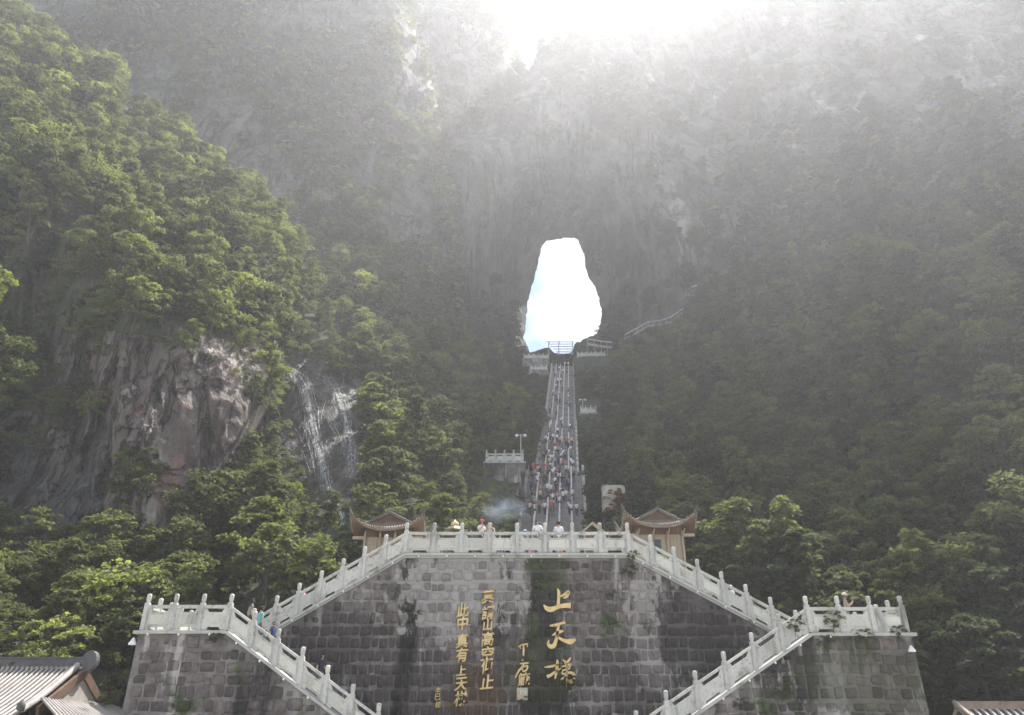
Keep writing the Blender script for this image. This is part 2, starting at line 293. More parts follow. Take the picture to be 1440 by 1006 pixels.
# ---- rock sheets: depth from sparse known points (thin-plate spline), relief from world-space noise
class Layer:
    def __init__(s, ctrl, disp, edge=None, edge_w=30, edge_d=12):
        c = np.array(ctrl, float); s.c = c[:, :2] / 300; s.y = np.log(c[:, 2]); n = len(c)
        D = np.hypot(*(s.c[:, None] - s.c[None]).transpose(2, 0, 1)); K = np.where(D > 0, D*D*np.log(D + 1e-12), 0) + np.eye(n)*1e-3
        A = np.zeros((n+3, n+3)); A[:n, :n] = K; A[:n, n] = 1; A[:n, n+1:] = s.c; A[n, :n] = 1; A[n+1:, :n] = s.c.T
        s.w = np.linalg.solve(A, np.r_[s.y, 0, 0, 0]); s.disp = disp; s.edge = edge; s.ew = edge_w; s.ed = edge_d
    def Y(s, px, py):
        px, py = np.asarray(px, float), np.asarray(py, float); n = len(s.c); r = s.w[n] + s.w[n+1]*px/300 + s.w[n+2]*py/300
        for i in range(n):
            D = np.hypot(px/300 - s.c[i, 0], py/300 - s.c[i, 1]); r = r + s.w[i]*D*D*np.log(D + 1e-12)
        Y = np.exp(r)
        if s.edge is not None:
            d = poly_dist(px, py, s.edge, False); k = np.clip(1 - d/s.ew, 0, 1); Y = Y + s.ed*k*k
        X, _, Z = P(px, py, Y)
        return Y + s.disp(X, Y, Z)
    def pt(s, px, py): return P(np.asarray(px, float), np.asarray(py, float), s.Y(px, py))
    def build(s, name, poly, step, mat, holes=(), back=18, mfn=None):
        xs = np.arange(min(p[0] for p in poly), max(p[0] for p in poly)+step, step); ys = np.arange(min(p[1] for p in poly), max(p[1] for p in poly)+step, step)
        gx, gy = np.meshgrid(xs, ys)
        jx = gx + (vnoise(gx*.9, gy*.9, 3.3)-.5)*step*.9; jy = gy + (vnoise(gx*.9, gy*.9, 9.1)-.5)*step*.9
        m = inside(jx, jy, poly)
        for h in holes: m &= ~inside(jx, jy, h)
        ok = m[:-1, :-1] & m[1:, :-1] & m[:-1, 1:] & m[1:, 1:]
        # pull the grid rim onto the outline so that the silhouette is not stepped
        cnt = np.zeros(gx.shape, int)
        cnt[:-1, :-1] += ok; cnt[1:, :-1] += ok; cnt[:-1, 1:] += ok; cnt[1:, 1:] += ok
        rimm = (cnt > 0) & (cnt < 4); bx_, by_ = jx[rimm], jy[rimm]; bd = np.full(len(bx_), step*2.2); nx_, ny_ = bx_.copy(), by_.copy()
        for pl in [poly] + list(holes):
            for i in range(len(pl)):
                x1, y1 = pl[i]; x2, y2 = pl[(i+1) % len(pl)]; dx, dy = x2-x1, y2-y1
                tt = np.clip(((bx_-x1)*dx+(by_-y1)*dy)/(dx*dx+dy*dy+1e-9), 0, 1); qx, qy = x1+tt*dx, y1+tt*dy; dq = np.hypot(bx_-qx, by_-qy)
                k = dq < bd; bd[k] = dq[k]; nx_[k] = qx[k]; ny_[k] = qy[k]
        wob = (vnoise(nx_*.35, ny_*.35, 5.5)-.5)*4.4
        jx[rimm] = nx_ + wob; jy[rimm] = ny_ + (vnoise(nx_*.35, ny_*.35, 8.5)-.5)*4.4
        X, Y, Z = s.pt(jx, jy)
        idx = -np.ones(gx.shape, int); used = np.zeros(gx.shape, bool)
        used[:-1, :-1] |= ok; used[1:, :-1] |= ok; used[:-1, 1:] |= ok; used[1:, 1:] |= ok
        idx[used] = np.arange(used.sum()); V = np.stack([X[used], Y[used], Z[used]], 1)
        a, b, c, d = idx[:-1, :-1][ok], idx[:-1, 1:][ok], idx[1:, 1:][ok], idx[1:, :-1][ok]
        Fc = np.stack([a, d, c, b], 1)
        # rim carried back so that the rock has thickness
        ed = np.concatenate([Fc[:, [i, (i+1) % 4]] for i in range(4)]); key = {}
        for e0, e1 in ed.tolist(): key[(e0, e1)] = 1
        rim = [(e0, e1) for (e0, e1) in key if (e1, e0) not in key]
        rv = sorted({q for e in rim for q in e}); mp_ = {q: len(V)+i for i, q in enumerate(rv)}
        cx, cy_ = np.mean([p[0] for p in poly]), np.mean([p[1] for p in poly])
        PX, PY = jx[used][rv], jy[used][rv]; dd = np.hypot(cx-PX, cy_-PY)+1e-6
        hs = -1.0 if False else 1.0
        sgn = np.ones(len(rv))
        for h in holes: sgn = np.where(poly_dist(PX, PY, h) < step*2.5, -.0, sgn)
        Fl = Fc.tolist(); VV = [V]; nb = len(V); prev = {q: q for q in rv}; NS = 4
        for k in range(1, NS+1):
            f = k/NS; ox, oy = (vnoise(PX*.16, PY*.16, k*3.7)-.5)*7*(f < 1), (vnoise(PX*.16, PY*.16, k*5.1+40)-.5)*7*(f < 1)
            bx, by, bz = P(PX+(cx-PX)/dd*8*f*sgn+ox*sgn*f, PY+(cy_-PY)/dd*8*f*sgn+oy*sgn*f, V[rv, 1]+back*f)
            cur = {q: nb+i for i, q in enumerate(rv)}; nb += len(rv); VV.append(np.stack([bx, by, bz], 1))
            Fl += [(e1, e0, cur[e0], cur[e1]) if k == 1 else (prev[e1], prev[e0], cur[e0], cur[e1]) for e0, e1 in rim]; prev = cur
        mats = mat if isinstance(mat, list) else [mat]; mi = None
        if mfn is not None:
            fx, fy = jx[used][Fc].mean(1), jy[used][Fc].mean(1); mi = np.r_[mfn(fx, fy), np.zeros(len(Fl)-len(Fc))].astype(np.int32)
        o = bpy.data.objects.new(name, mesh_data(name, np.vstack(VV).tolist(), Fl, mats, mi, False)); link(o)
        return tag(o, kind='structure')

def d_near(X, Y, Z): return 9*fbm(X*.035, Y*.02, Z*.03, 3, 3)*np.clip((Z-34)/14, 0, 1) + 3.0*fbm(X*.08, Y*.05, Z*.06, 4, 1) - 2.4*ridged(X*.16, Y*.05, Z*.07, 4, 5) + .7*fbm(X*.6, Y*.4, Z*.35, 3, 7) - 1.1*ridged(X*.55+Z*.12, Y*.1, Z*.13, 3, 9) + (1.3*np.floor(4*vnoise(X*.34+.12*Z, Y*.1, Z*.2, 10))/4 + .7*np.floor(3*vnoise(X*.9, Y*.1, Z*.5, 12))/3)*np.clip((44-Z)/10, .3, 1)
def d_mid(X, Y, Z): return 5*fbm(X*.035, Y*.03, Z*.03, 4, 11) - 5*ridged(X*.075, Y*.02, Z*.028, 5, 15) + 1.0*fbm(X*.4, Y*.3, Z*.25, 3, 17)
def d_far(X, Y, Z): return 6*fbm(X*.02, Y*.02, Z*.015, 4, 21) - 7*ridged(X*.05, Y*.012, Z*.013, 5, 25) + 1.2*fbm(X*.3, Y*.2, Z*.18, 3, 27)
def d_ledge(X, Y, Z):
    t_ = (Z + .9*X)/26 + .8*fbm(X*.04, 0, Z*.04, 3, 91); return d_far(X, Y, Z)*.6 - 6*(t_ - np.floor(t_)) + 2.0*fbm(X*.2, 0, Z*.12, 3, 95)
def d_slope(X, Y, Z): return 5*fbm(X*.04, Y*.04, Z*.04, 4, 31) + 1.0*fbm(X*.25, Y*.25, Z*.25, 3, 33)

HOLE = [(765.7,341),(780,337),(795,335),(808,334),(813,340),(817,349),(822,361),(823,375),(828,391),(837,405),(842,421),(846,435),(845,455),(840,468),(823,477),(808,482),(803,497),(785,498),(772,490),(763,490),(757,493),(745,495),(740,482),(736,474),(740,451),(742,428),(747,408),(753,385),(758,361),(762,347)]
sky4 = [(560,214),(600,200),(640,188),(676,176),(690,164),(704,146),(720,124),(737,108),(748,92),(765,70),(790,40),(800,22),(830,5),(870,-12),(930,-30),(960,-52),(985,-62),(1020,-78),(1060,-108),(1100,-140),(1250,-205),(1520,-190)]  # crest heights above the frame are invented, stepped to shade the right side
back = Layer([(560,200,188),(700,200,192),(740,110,199),(800,30,222),(950,-40,225),(1100,-120,222),(1500,-120,170),(790,250,194),(790,322,216),(722,420,214),(862,420,215),(800,480,208),(672,400,190),(690,300,188),(915,400,192),(880,290,192),(640,330,186),(1000,150,206),(1000,450,172),(1200,100,185),(1200,350,150),(1500,100,150),(1500,350,112),(700,600,176),(560,600,180),(850,600,165),(1100,600,130),(1500,600,90)], d_far, sky4, 40, 16)
back.build('cliff_with_archway', sky4 + [(1520, 640), (560, 640)], 4, M['rock_far'], [HOLE], 14)
sky3 = [(470,-110),(600,-50),(655,-8),(668,4),(690,20),(698,34),(712,62),(724,84),(732,100),(737,112),(760,150)]
far3 = Layer([(470,-110,238),(660,0,224),(737,112,217),(600,100,212),(640,190,207),(480,100,218),(480,300,206),(760,300,206),(700,150,214)], d_ledge, sky3, 22, 16)
far3.build('far_ridge', sky3 + [(760, 300), (470, 300)], 3, M['rock_pale'], (), 14)
sky2 = [(552,-90),(566,-30),(576,20),(590,60),(600,92),(612,130),(618,165),(621,200),(628,240),(638,290),(641,335),(636,372),(648,425),(660,470),(690,505),(738,540),(770,580)]
mid = Layer([(-110,-90,178),(100,-90,182),(552,-90,184),(590,60,176),(620,200,168),(640,335,160),(655,460,158),(400,-60,176),(400,100,160),(400,250,146),(250,0,172),(250,150,155),(480,180,160),(540,320,148),(450,380,132),(560,440,132),(690,505,152),(760,600,122),(450,480,104),(600,560,108),(690,640,96),(455,600,88),(440,700,76),(560,680,76),(650,720,78),(760,700,80),(500,760,64),(620,800,64),(760,800,68),(350,600,92),(330,760,68),(380,850,56),(250,900,60),(180,1000,50)], d_mid, sky2[:12], 24, 12)
pol2 = sky2 + [(752, 640), (726, 690), (712, 745), (712, 830), (560, 850), (380, 900), (150, 1000), (150, 500), (150, 250), (-60, 60), (-110, -90)]
FALL = [(396,500),(440,515),(470,530),(500,540),(506,660),(490,700),(455,690),(420,640),(404,600)]
mid.build('left_cliff_and_slope', pol2, 3.4, [M['rock_far'], M['soil'], M['rock_wet_shade']], (), 12, lambda x, y: np.where(poly_dist(x, y, FALL)*~inside(x, y, FALL) < 14, 2, np.where(y + 30*vnoise(x*.05, y*.05, 0, 3) > 430, 1, 0)))
sky1 = [(-140,-90),(-60,-35),(0,8),(30,32),(60,48),(110,82),(158,112),(166,142),(212,176),(258,200),(276,232),(330,265),(368,296),(386,332),(418,388),(428,418),(398,440),(402,480),(396,520),(388,560),(366,600),(342,640),(330,680),(338,720),(330,780)]
near = Layer([(-140,-90,126),(0,8,116),(160,120,108),(260,205,104),(368,300,98),(425,415,90),(395,520,78),(340,650,72),(330,760,70),(200,300,88),(60,250,78),(-140,250,72),(-140,480,76),(40,480,78),(200,430,69),(330,440,82),(200,520,66),(300,560,68),(120,620,68),(250,680,67),(0,620,72),(-140,650,66),(150,780,64),(0,820,60),(-140,850,48),(250,850,58),(-140,1010,44),(330,900,56),(100,950,50)], d_near, sky1, 30, 12)
pol1 = sky1 + [(330, 900), (200, 1020), (-140, 1020)]
near.build('near_rock_hill', pol1, 2.6, [M['rock_near'], M['rock_wet_shade'], M['soil']], (), 10, lambda x, y: np.where(y + 40*vnoise(x*.04, y*.04, 0, 5) < 490, 2, np.where((x + 50*vnoise(x*.03, y*.03, 0, 6) < 165), 1, 0)))  # far-left foot: shade painted in as a dark rock colour, not damp
pol5 = [(806,498),(830,492),(852,496),(880,474),(915,458),(960,440),(1000,404),(1080,380),(1200,335),(1330,300),(1440,262),(1540,225),(1540,1150),(1130,1150),(880,900),(815,830),(815,745),(822,690),(812,620),(810,560)]
right = Layer([(806,498,178),(852,496,176),(960,440,172),(1000,404,168),(1200,335,138),(1440,262,112),(1540,225,106),(815,560,140),(820,620,116),(830,690,92),(820,745,82),(900,560,134),(1000,520,130),(1100,480,122),(900,660,92),(900,760,64),(815,830,66),(900,880,58),(1000,650,88),(1000,780,60),(1100,620,84),(1100,780,58),(1200,500,98),(1200,650,76),(1200,800,56),(1300,450,94),(1440,420,84),(1440,600,64),(1540,700,54),(1440,800,52),(1300,900,50),(1130,1010,46),(1540,1010,44),(1000,900,52),(1300,1150,45),(1540,1150,41),(1130,1150,45)], d_slope, pol5[:12], 26, 8)
right.build('right_slope', pol5, 4.5, M['soil'], (), 8)

# ---- axis of the long stairway: (Y, z) profile and lateral line
STAIR_PROF = [(67.2, 9.72), (97.0, 33.5), (100.5, 33.5), (126.0, 51.8), (128.0, 51.8), (180.0, 90.2)]
def axis_x(Y): return 4.6 + .093 * (Y - 83)
def stair_z(Y):
    for (a, za), (b, zb) in zip(STAIR_PROF, STAIR_PROF[1:]):
        if a <= Y <= b: return za + (zb - za) * (Y - a) / (b - a)
    return STAIR_PROF[0][1] if Y < STAIR_PROF[0][0] else STAIR_PROF[-1][1]
def build_gully():
    V, Fc = [], []; Ys = np.arange(62, 201, 1.5); U = np.linspace(-16, 16, 33)
    for Y in Ys:
        for u in U:
            drop = 1.2 + .25 * max(0, abs(u) - 4)**1.15 * .5
            zz = stair_z(min(Y, 180)) - drop + (1.1 * float(fbm(u*.3, Y*.2, 0, 3, 41)) if abs(u) > 4 else 0)
            if Y > 182: zz = 88.5 + (Y-182)*.62 - .02*abs(u) if abs(u) > 3.2 else 88.0
            V.append((axis_x(Y) + u, Y, zz))
    n = len(U)
    for i in range(len(Ys)-1):
        for k in range(n-1): Fc.append((i*n+k, i*n+k+1, (i+1)*n+k+1, (i+1)*n+k))
    o = bpy.data.objects.new('gully_under_stairway', mesh_data('gully', V, Fc, M['soil'], None, True)); link(o); tag(o, kind='structure')
build_gully()

# terrace behind the big wall (two stacked blocks of paving), landings of the double stair
TZ, LZ_L, LZ_R = 9.72, 5.67, 5.58
FU, FL = 37.4, 34.0      # planes of the upper and the lower balustrades
t = MB()
t.box(-5.45, 5.95, FU+.55, 43.2, 0, TZ)
t.box(-9.6, 11.2, 43.2, 68.0, 0, TZ-.004)
tag(t.build('terrace', M['paving']), kind='structure')
for nm, x0, x1, lz in (('left_landing', -16.1, -12.35, LZ_L), ('right_landing', 12.95, 17.2, LZ_R)):
    t = MB(); t.box(x0, x1, FL+.6, 41.2, 0, lz); tag(t.build(nm, M['paving']), kind='structure')

# ------------------------------------------------------------------ haze
HB = (-225, 225, -45, 312, -1, 425)
hz = MB(); hz.box(*HB)
hm, ht = material('haze_air')
pv = N(ht, 'ShaderNodeVolumePrincipled'); pv.inputs['Color'].default_value = (.93, .94, .985, 1); pv.inputs['Density'].default_value = HAZE_DENSITY; pv.inputs['Anisotropy'].default_value = HAZE_G
ho = N(ht, 'ShaderNodeOutputMaterial'); ht.links.new(pv.outputs[0], ho.inputs['Volume'])
tag(hz.build('haze', hm), kind='stuff')

# ------------------------------------------------------------------ plants
def leaves(rs, centres, radii, n, size, flat_=.55, up=.55):
    """leaf quads spread over flattened pads; returns V, F, tint"""
    V, Fc, T = [], [], []
    for (c, r) in zip(centres, radii):
        d = rs.normal(size=(n, 3)); d /= np.linalg.norm(d, axis=1)[:, None]
        d[:, 2] = np.where(d[:, 2] < -.25, -d[:, 2]*.6, d[:, 2])
        q = r * (rs.random((n, 1))**.33) * d; q[:, 2] *= flat_
        p = q + np.asarray(c)
        out = d + rs.normal(size=(n, 3))*.5; out[:, 2] = out[:, 2]*.4 - .15; out /= np.linalg.norm(out, axis=1)[:, None]
        nrm = rs.normal(size=(n, 3))*.55 + np.array([0, 0, up]) + d*.35; side = np.cross(nrm, out); side /= np.linalg.norm(side, axis=1)[:, None]+1e-9
        Ls = size*(.6+.9*rs.random((n, 1))); Ws = Ls*.28
        a = p - out*Ls*.5; b = p + side*Ws + out*Ls*.05; e = p + out*Ls*.5 - np.array([0, 0, .12])*Ls; f = p - side*Ws + out*Ls*.05
        base = rs.random()
        for i in range(n):
            o = len(V); V += [tuple(a[i]), tuple(b[i]), tuple(e[i]), tuple(f[i])]; Fc.append((o, o+1, o+2, o+3)); T.append(min(1, max(0, .7*base + .4*rs.random() - .05)))
    return V, Fc, T
def leaf_mesh(name, V, Fc, T, mat):
    me = mesh_data(name, V, Fc, mat); at = me.attributes.new('tint', 'FLOAT', 'FACE'); at.data.foreach_set('value', np.asarray(T, dtype=np.float32)); return me
def tree_proto(name, seed, kind, lm):
    rs = np.random.default_rng(seed); tr = MB()
    H = {'round': 6.0, 'layered': 6.5, 'slender': 7.5, 'shrub': 2.4}[kind]; W = {'round': 2.7, 'layered': 3.2, 'slender': 2.0, 'shrub': 1.9}[kind]
    base = {'round': .32, 'layered': .30, 'slender': .25, 'shrub': .12}[kind]; npad = {'round': 34, 'layered': 36, 'slender': 28, 'shrub': 14}[kind]
    lean = rs.normal(size=2)*.35
    top = np.array([lean[0], lean[1], H*.86])
    trunk = [(0, 0, -.8), (lean[0]*.1, lean[1]*.1, H*.2), (lean[0]*.5, lean[1]*.5, H*.5), tuple(top)]
    tr.tube(trunk, [.02*H+.03, .018*H+.02, .012*H, .02], 6)
    C, Rr = [], []
    for k in range(npad):
        f = (k+.5)/npad; z = H*(base + (1-base)*f); a = k*2.399 + rs.normal()*.4
        env = {'round': math.sin(math.pi*(.12+.80*f))**.6, 'layered': (1.02-f)**.55*min(1, .5+f*2.2), 'slender': (1.05-f)**.7, 'shrub': math.sin(math.pi*(.2+.7*f))**.7}[kind]
        rad = W*env*(.35+.75*rs.random()); c = np.array([lean[0]*f+rad*math.cos(a), lean[1]*f+rad*math.sin(a), z + rs.normal()*.12])
        C.append(c); Rr.append({'round': .80, 'layered': .80, 'slender': .62, 'shrub': .62}[kind]*(.5+.95*rs.random()**1.5))
        zz = max(.1, z - .25*H*(.4+.3*rs.random())*(1 if kind != 'shrub' else .6)); fz = zz/(H*.86)
        s0 = (lean[0]*min(1, fz), lean[1]*min(1, fz), zz); mid_ = tuple((np.array(s0)+c)/2 + np.array([0, 0, -.12])); tr.tube([s0, mid_, tuple(c)], [.035, .022, .008], 4)
    n = {'round': 100, 'layered': 95, 'slender': 100, 'shrub': 110}[kind]
    V, Fc, T = leaves(rs, C, Rr, n, .31 if kind != 'shrub' else .25, .62 if kind != 'layered' else .50, .30)
    crown = leaf_mesh(name + '_crown', V, Fc, T, lm); trunkm = tr.data(name + '_trunk', M['bark'], True)
    return crown, trunkm
PROTO = {}
for nm, sd_, kd, lm in (('round', 1, 'round', 'leaf'), ('round_b', 2, 'round', 'leaf_pale'), ('layered', 3, 'layered', 'leaf'), ('layered_b', 4, 'layered', 'leaf_deep'), ('slender', 5, 'slender', 'leaf_deep'), ('slender_b', 8, 'slender', 'leaf'), ('shrub', 6, 'shrub', 'leaf'), ('shrub_b', 7, 'shrub', 'leaf_pale'), ('red', 9, 'shrub', 'leaf_red')):
    PROTO[nm] = tree_proto(nm, sd_, kd, M[lm])
PCOL = bpy.data.collections.new('foliage_shapes')     # source shapes of the wood; not part of the scene
POBJ = []
def joined(crown, trunk):
    V = [tuple(v.co) for v in crown.vertices]; o = len(V); Fc = [tuple(p.vertices) for p in crown.polygons]; nf = len(Fc)
    V += [tuple(v.co) for v in trunk.vertices]; Fc += [tuple(i+o for i in p.vertices) for p in trunk.polygons]
    me = mesh_data('wood_shape', V, Fc, [crown.materials[0], trunk.materials[0]], [0]*nf + [1]*(len(Fc)-nf))
    at = me.attributes.new('tint', 'FLOAT', 'FACE'); T = np.zeros(len(Fc), np.float32); tt = np.zeros(nf, np.float32)
    crown.attributes['tint'].data.foreach_get('value', tt); T[:nf] = tt; at.data.foreach_set('value', T); return me
for i, nm in enumerate(('round', 'round_b', 'layered', 'layered_b', 'slender', 'slender_b', 'shrub', 'shrub_b')):
    o = bpy.data.objects.new('%02d_%s' % (i, nm), joined(*PROTO[nm])); PCOL.objects.link(o); POBJ.append(nm)
def wood(name, pts, kinds, scales, rots, label, cat='wood'):
    """a wood that reads as one mass: the shapes above set on points with geometry nodes"""
    me = bpy.data.meshes.new(name); me.from_pydata([tuple(p) for p in pts], [], [])
    for nm, ty, v in (('kind_index', 'INT', np.asarray(kinds, np.int32)), ('size', 'FLOAT', np.asarray(scales, np.float32))):
        me.attributes.new(nm, ty, 'POINT').data.foreach_set('value', v)
    me.attributes.new('turn', 'FLOAT_VECTOR', 'POINT').data.foreach_set('vector', np.asarray(rots, np.float32).ravel())
    o = bpy.data.objects.new(name, me); link(o); tag(o, label, cat, kind='stuff')
    ng = bpy.data.node_groups.new(name, 'GeometryNodeTree')
    ng.interface.new_socket('Geometry', in_out='INPUT', socket_type='NodeSocketGeometry'); ng.interface.new_socket('Geometry', in_out='OUTPUT', socket_type='NodeSocketGeometry')
    gi, go = ng.nodes.new('NodeGroupInput'), ng.nodes.new('NodeGroupOutput')
    ip = ng.nodes.new('GeometryNodeInstanceOnPoints'); ci = ng.nodes.new('GeometryNodeCollectionInfo')
    ci.inputs['Collection'].default_value = PCOL; ci.inputs['Separate Children'].default_value = True; ci.inputs['Reset Children'].default_value = True
    ip.inputs['Pick Instance'].default_value = True
    def at(nm, dt):
        a = ng.nodes.new('GeometryNodeInputNamedAttribute'); a.data_type = dt; a.inputs['Name'].default_value = nm
        return [q for q in a.outputs if q.enabled and q.name == 'Attribute'][0]
    l = ng.links.new
    l(gi.outputs[0], ip.inputs['Points']); l(ci.outputs[0], ip.inputs['Instance']); l(at('kind_index', 'INT'), ip.inputs['Instance Index'])
    l(at('turn', 'FLOAT_VECTOR'), ip.inputs['Rotation']); l(at('size', 'FLOAT'), ip.inputs['Scale']); l(ip.outputs[0], go.inputs[0])
    md = o.modifiers.new('scatter', 'NODES'); md.node_group = ng; return o
def scatter(layer, poly, r_fn, keep_fn, n_cand, seed):
    """Poisson-like world-space sampling of the visible face of a layer"""
    rs = np.random.default_rng(seed); x0, x1 = min(p[0] for p in poly), max(p[0] for p in poly); y0, y1 = min(p[1] for p in poly), max(p[1] for p in poly)
    px = rs.uniform(x0, x1, n_cand); py = rs.uniform(y0, y1, n_cand); m = inside(px, py, poly); px, py = px[m], py[m]
    k = keep_fn(px, py); m = rs.random(len(px)) < k; px, py = px[m], py[m]
    X, Y, Z = layer.pt(px, py); rr = r_fn(px, py, Y); cell = 2.0; G = {}; out = []
    for i in range(len(px)):
        p = (X[i], Y[i], Z[i]); c = tuple(int(math.floor(q/cell)) for q in p); rad = rr[i]; n = int(math.ceil(rad/cell)); ok = True
        for a in range(-n, n+1):
            for b in range(-n, n+1):
                for d in range(-n, n+1):
                    for q in G.get((c[0]+a, c[1]+b, c[2]+d), ()):
                        if (q[0]-p[0])**2+(q[1]-p[1])**2+(q[2]-p[2])**2 < rad*rad: ok = False; break
                    if not ok: break
                if not ok: break
            if not ok: break
        if ok: G.setdefault(c, []).append(p); out.append((px[i], py[i], *p))
    return out
ROCK1 = [(165,500),(215,480),(262,520),(325,525),(350,560),(362,600),(335,650),(325,700),(265,720),(210,775),(150,785),(120,740),(60,780),(-20,800),(-20,690),(110,660),(140,600)]
FALL = [(396,500),(440,515),(470,530),(500,540),(506,660),(490,700),(455,690),(420,640),(404,600)]
def keep_near(px, py):
    k = np.ones(len(px)); k[inside(px, py, ROCK1)] = .003
    k[(py > 650) & (px < 150) & (py < 790)] *= .01
    return k
def keep_mid(px, py):
    k = np.clip((py - 365 - .10*(600-px))/110, 0, 1)
    X, Y, Z = P(px, py, 150.0); k = np.maximum(k, .7*(fbm(X*.05, 0, Z*.03, 3, 51) > .17))
    k = np.maximum(k, (poly_dist(px, py, sky2[6:14], False) < 26)*.9)
    k = np.maximum(k, (poly_dist(px, py, sky2[:7], False) < 12)*.55)
    k[inside(px, py, FALL)] = .05
    k[poly_dist(px, py, HOLE) < 34] = 0
    k[(px > 380) & (px < 470) & (py > 250) & (py < 400)] *= .25
    return k
def keep_right(px, py): return np.where(poly_dist(px, py, HOLE) < 34, 0.0, 1.0)
def keep_back(px, py):
    X, Y, Z = P(px, py, 200.0); v = fbm(X*.04, 0, Z*.025, 3, 61)
    k = np.where(v > .2, .6, .02); k = np.maximum(k, np.clip((px-980)/200, 0, 1)*np.clip((py-150)/150, 0, 1)); k = np.maximum(k, np.clip((py-430)/60, 0, 1))
    k = np.maximum(k, (poly_dist(px, py, sky4, False) < 9)*.9)
    k[poly_dist(px, py, HOLE) < 14] = 0
    k[inside(px, py, HOLE)] = 0
    return k
def keep_far3(px, py):
    k = np.where(vnoise(px*.05, py*.03, 0, 71) > .55, .6, .05); return np.maximum(k, (poly_dist(px, py, sky3, False) < 8)*.9)
STAIR_PX = [(732,748),(741,668),(755,658),(766,600),(776,490),(808,490),(811,560),(814,640),(818,668),(822,748)]
KEEPOUT = [(STAIR_PX, 180), (HOLE, 300), ([(681,632),(738,632),(738,684),(681,684)], 86), ([(735,494),(773,494),(773,512),(735,512)], 178), ([(744,512),(771,512),(771,526),(744,526)], 168), ([(809,490),(853,490),(853,513),(809,513)], 178), ([(813,561),(841,561),(841,587),(813,587)], 142), ([(846,683),(882,683),(882,720),(846,720)], 71), (FALL, 120), ([(465,690),(480,690),(490,742),(474,742)], 80), ([(860,476),(880,466),(911,448),(944,440),(962,428),(962,440),(944,452),(911,460),(866,488)], 190)]
def project(X, Y, Z):
    zc = Y*CP + (Z-EYE)*SP; return 720+F_PX*X/zc, 503-F_PX*(-Y*SP+(Z-EYE)*CP)/zc
CROWN = [(2.3, 6.0), (2.3, 6.0), (2.8, 6.5), (2.8, 6.5), (1.6, 7.5), (1.6, 7.5), (1.7, 2.4), (1.7, 2.4)]
def hides(X, Y, Z, k, s_):
    w_, h_ = CROWN[k]; sx, sz = [], []
    for a, b in ((0, .1), (0, .5), (0, .95), (-.8, .45), (.8, .45), (-.5, .75), (.5, .75), (-.8, .3), (.8, .3)): sx.append(X+a*w_*s_); sz.append(Z+b*h_*s_)
    px, py = project(np.array(sx), Y, np.array(sz))
    return any(Y < d+1.5 and inside(px, py, pl).any() for pl, d in KEEPOUT)
TREES = []       # trees near enough to be told apart
def plant(layer, name, poly, r_fn, keep, n, seed, kinds_fn, size_fn, near_lim, zone, label):
    S = scatter(layer, poly, r_fn, keep, n, seed); rs = np.random.default_rng(seed+1); pts, kd, sz, rt = [], [], [], []
    for (px, py, X, Y, Z) in S:
        k = kinds_fn(rs, px, py, Y); s_ = size_fn(rs, px, py, Y); rot = (rs.normal()*.10 - .12, rs.normal()*.1, rs.random()*6.283)
        if hides(X, Y, Z, k, s_):
            k, s_ = 6, s_*.75
            if hides(X, Y, Z, k, s_): s_ *= .5
            if hides(X, Y, Z, k, s_): continue
        if Y < near_lim and k < 6 and (zone != 'front' or py > 640): TREES.append((Y/s_, k, s_, rot, (X, Y, Z), zone, px, py)); continue
        pts.append((X, Y, Z)); kd.append(k); sz.append(s_); rt.append(rot)
    return pts, kd, sz, rt, name, label
W = []
def kn(rs, px, py, Y): return int(rs.choice([0, 1, 2, 3, 5, 6, 7], p=[.2, .25, .2, .08, .07, .1, .1]))
def km(rs, px, py, Y): return int(rs.choice([0, 1, 2, 3, 4, 5, 6], p=[.2, .12, .2, .2, .1, .1, .08])) if py > 420 else int(rs.choice([6, 7, 0, 3], p=[.66, .2, .07, .07]))
def kr(rs, px, py, Y): return int(rs.choice([0, 2, 3, 4, 5, 6], p=[.22, .22, .26, .1, .12, .08]))
def kb(rs, px, py, Y): return int(rs.choice([6, 3, 4], p=[.5, .35, .15]))
W.append(plant(near, 'woods_on_near_hill', pol1, lambda px, py, Y: np.where(py > 700, 2.2, 2.3), keep_near, 26000, 101, kn, lambda rs, px, py, Y: (.42+.65*rs.random()**1.4)*(.85 if py > 480 else 1), 66, 'front', 'sunlit green broadleaf wood covering the steep left hill'))
W.append(plant(mid, 'woods_on_left_slope', pol2, lambda px, py, Y: np.where(py > 420, 2.5, 2.0), keep_mid, 30000, 102, km, lambda rs, px, py, Y: (.36+.85*rs.random()**1.5) if py > 420 else .8+.5*rs.random(), 84, 'mid', 'mixed wood on the slope between waterfall and long stairway'))
rs_ = np.random.default_rng(555)
for _ in range(2600):                     # undergrowth on both banks of the stairway
    Yg = rs_.uniform(66, 176); ug = rs_.choice([-1, 1])*rs_.uniform(3.6 if Yg > 99 else 4.4, 15); zg = stair_z(Yg) - 1.2 - .125*max(0, abs(ug)-4)**1.15; kg = int(rs_.choice([6, 6, 7, 0, 3])); sg_ = (.35+.4*rs_.random())*(1.2 if kg > 5 else .7); Xg = axis_x(Yg)+ug
    if not hides(Xg, Yg, zg, kg, sg_): W[1][0].append((Xg, Yg, zg)); W[1][1].append(kg); W[1][2].append(sg_); W[1][3].append((rs_.normal()*.1, rs_.normal()*.1, rs_.random()*6.28))
W.append(plant(right, 'woods_on_right_slope', pol5, lambda px, py, Y: 2.5 + 0*px, keep_right, 30000, 103, kr, lambda rs, px, py, Y: .38+.85*rs.random()**1.5, 60, 'right', 'dim dense wood covering the shaded right mountainside'))
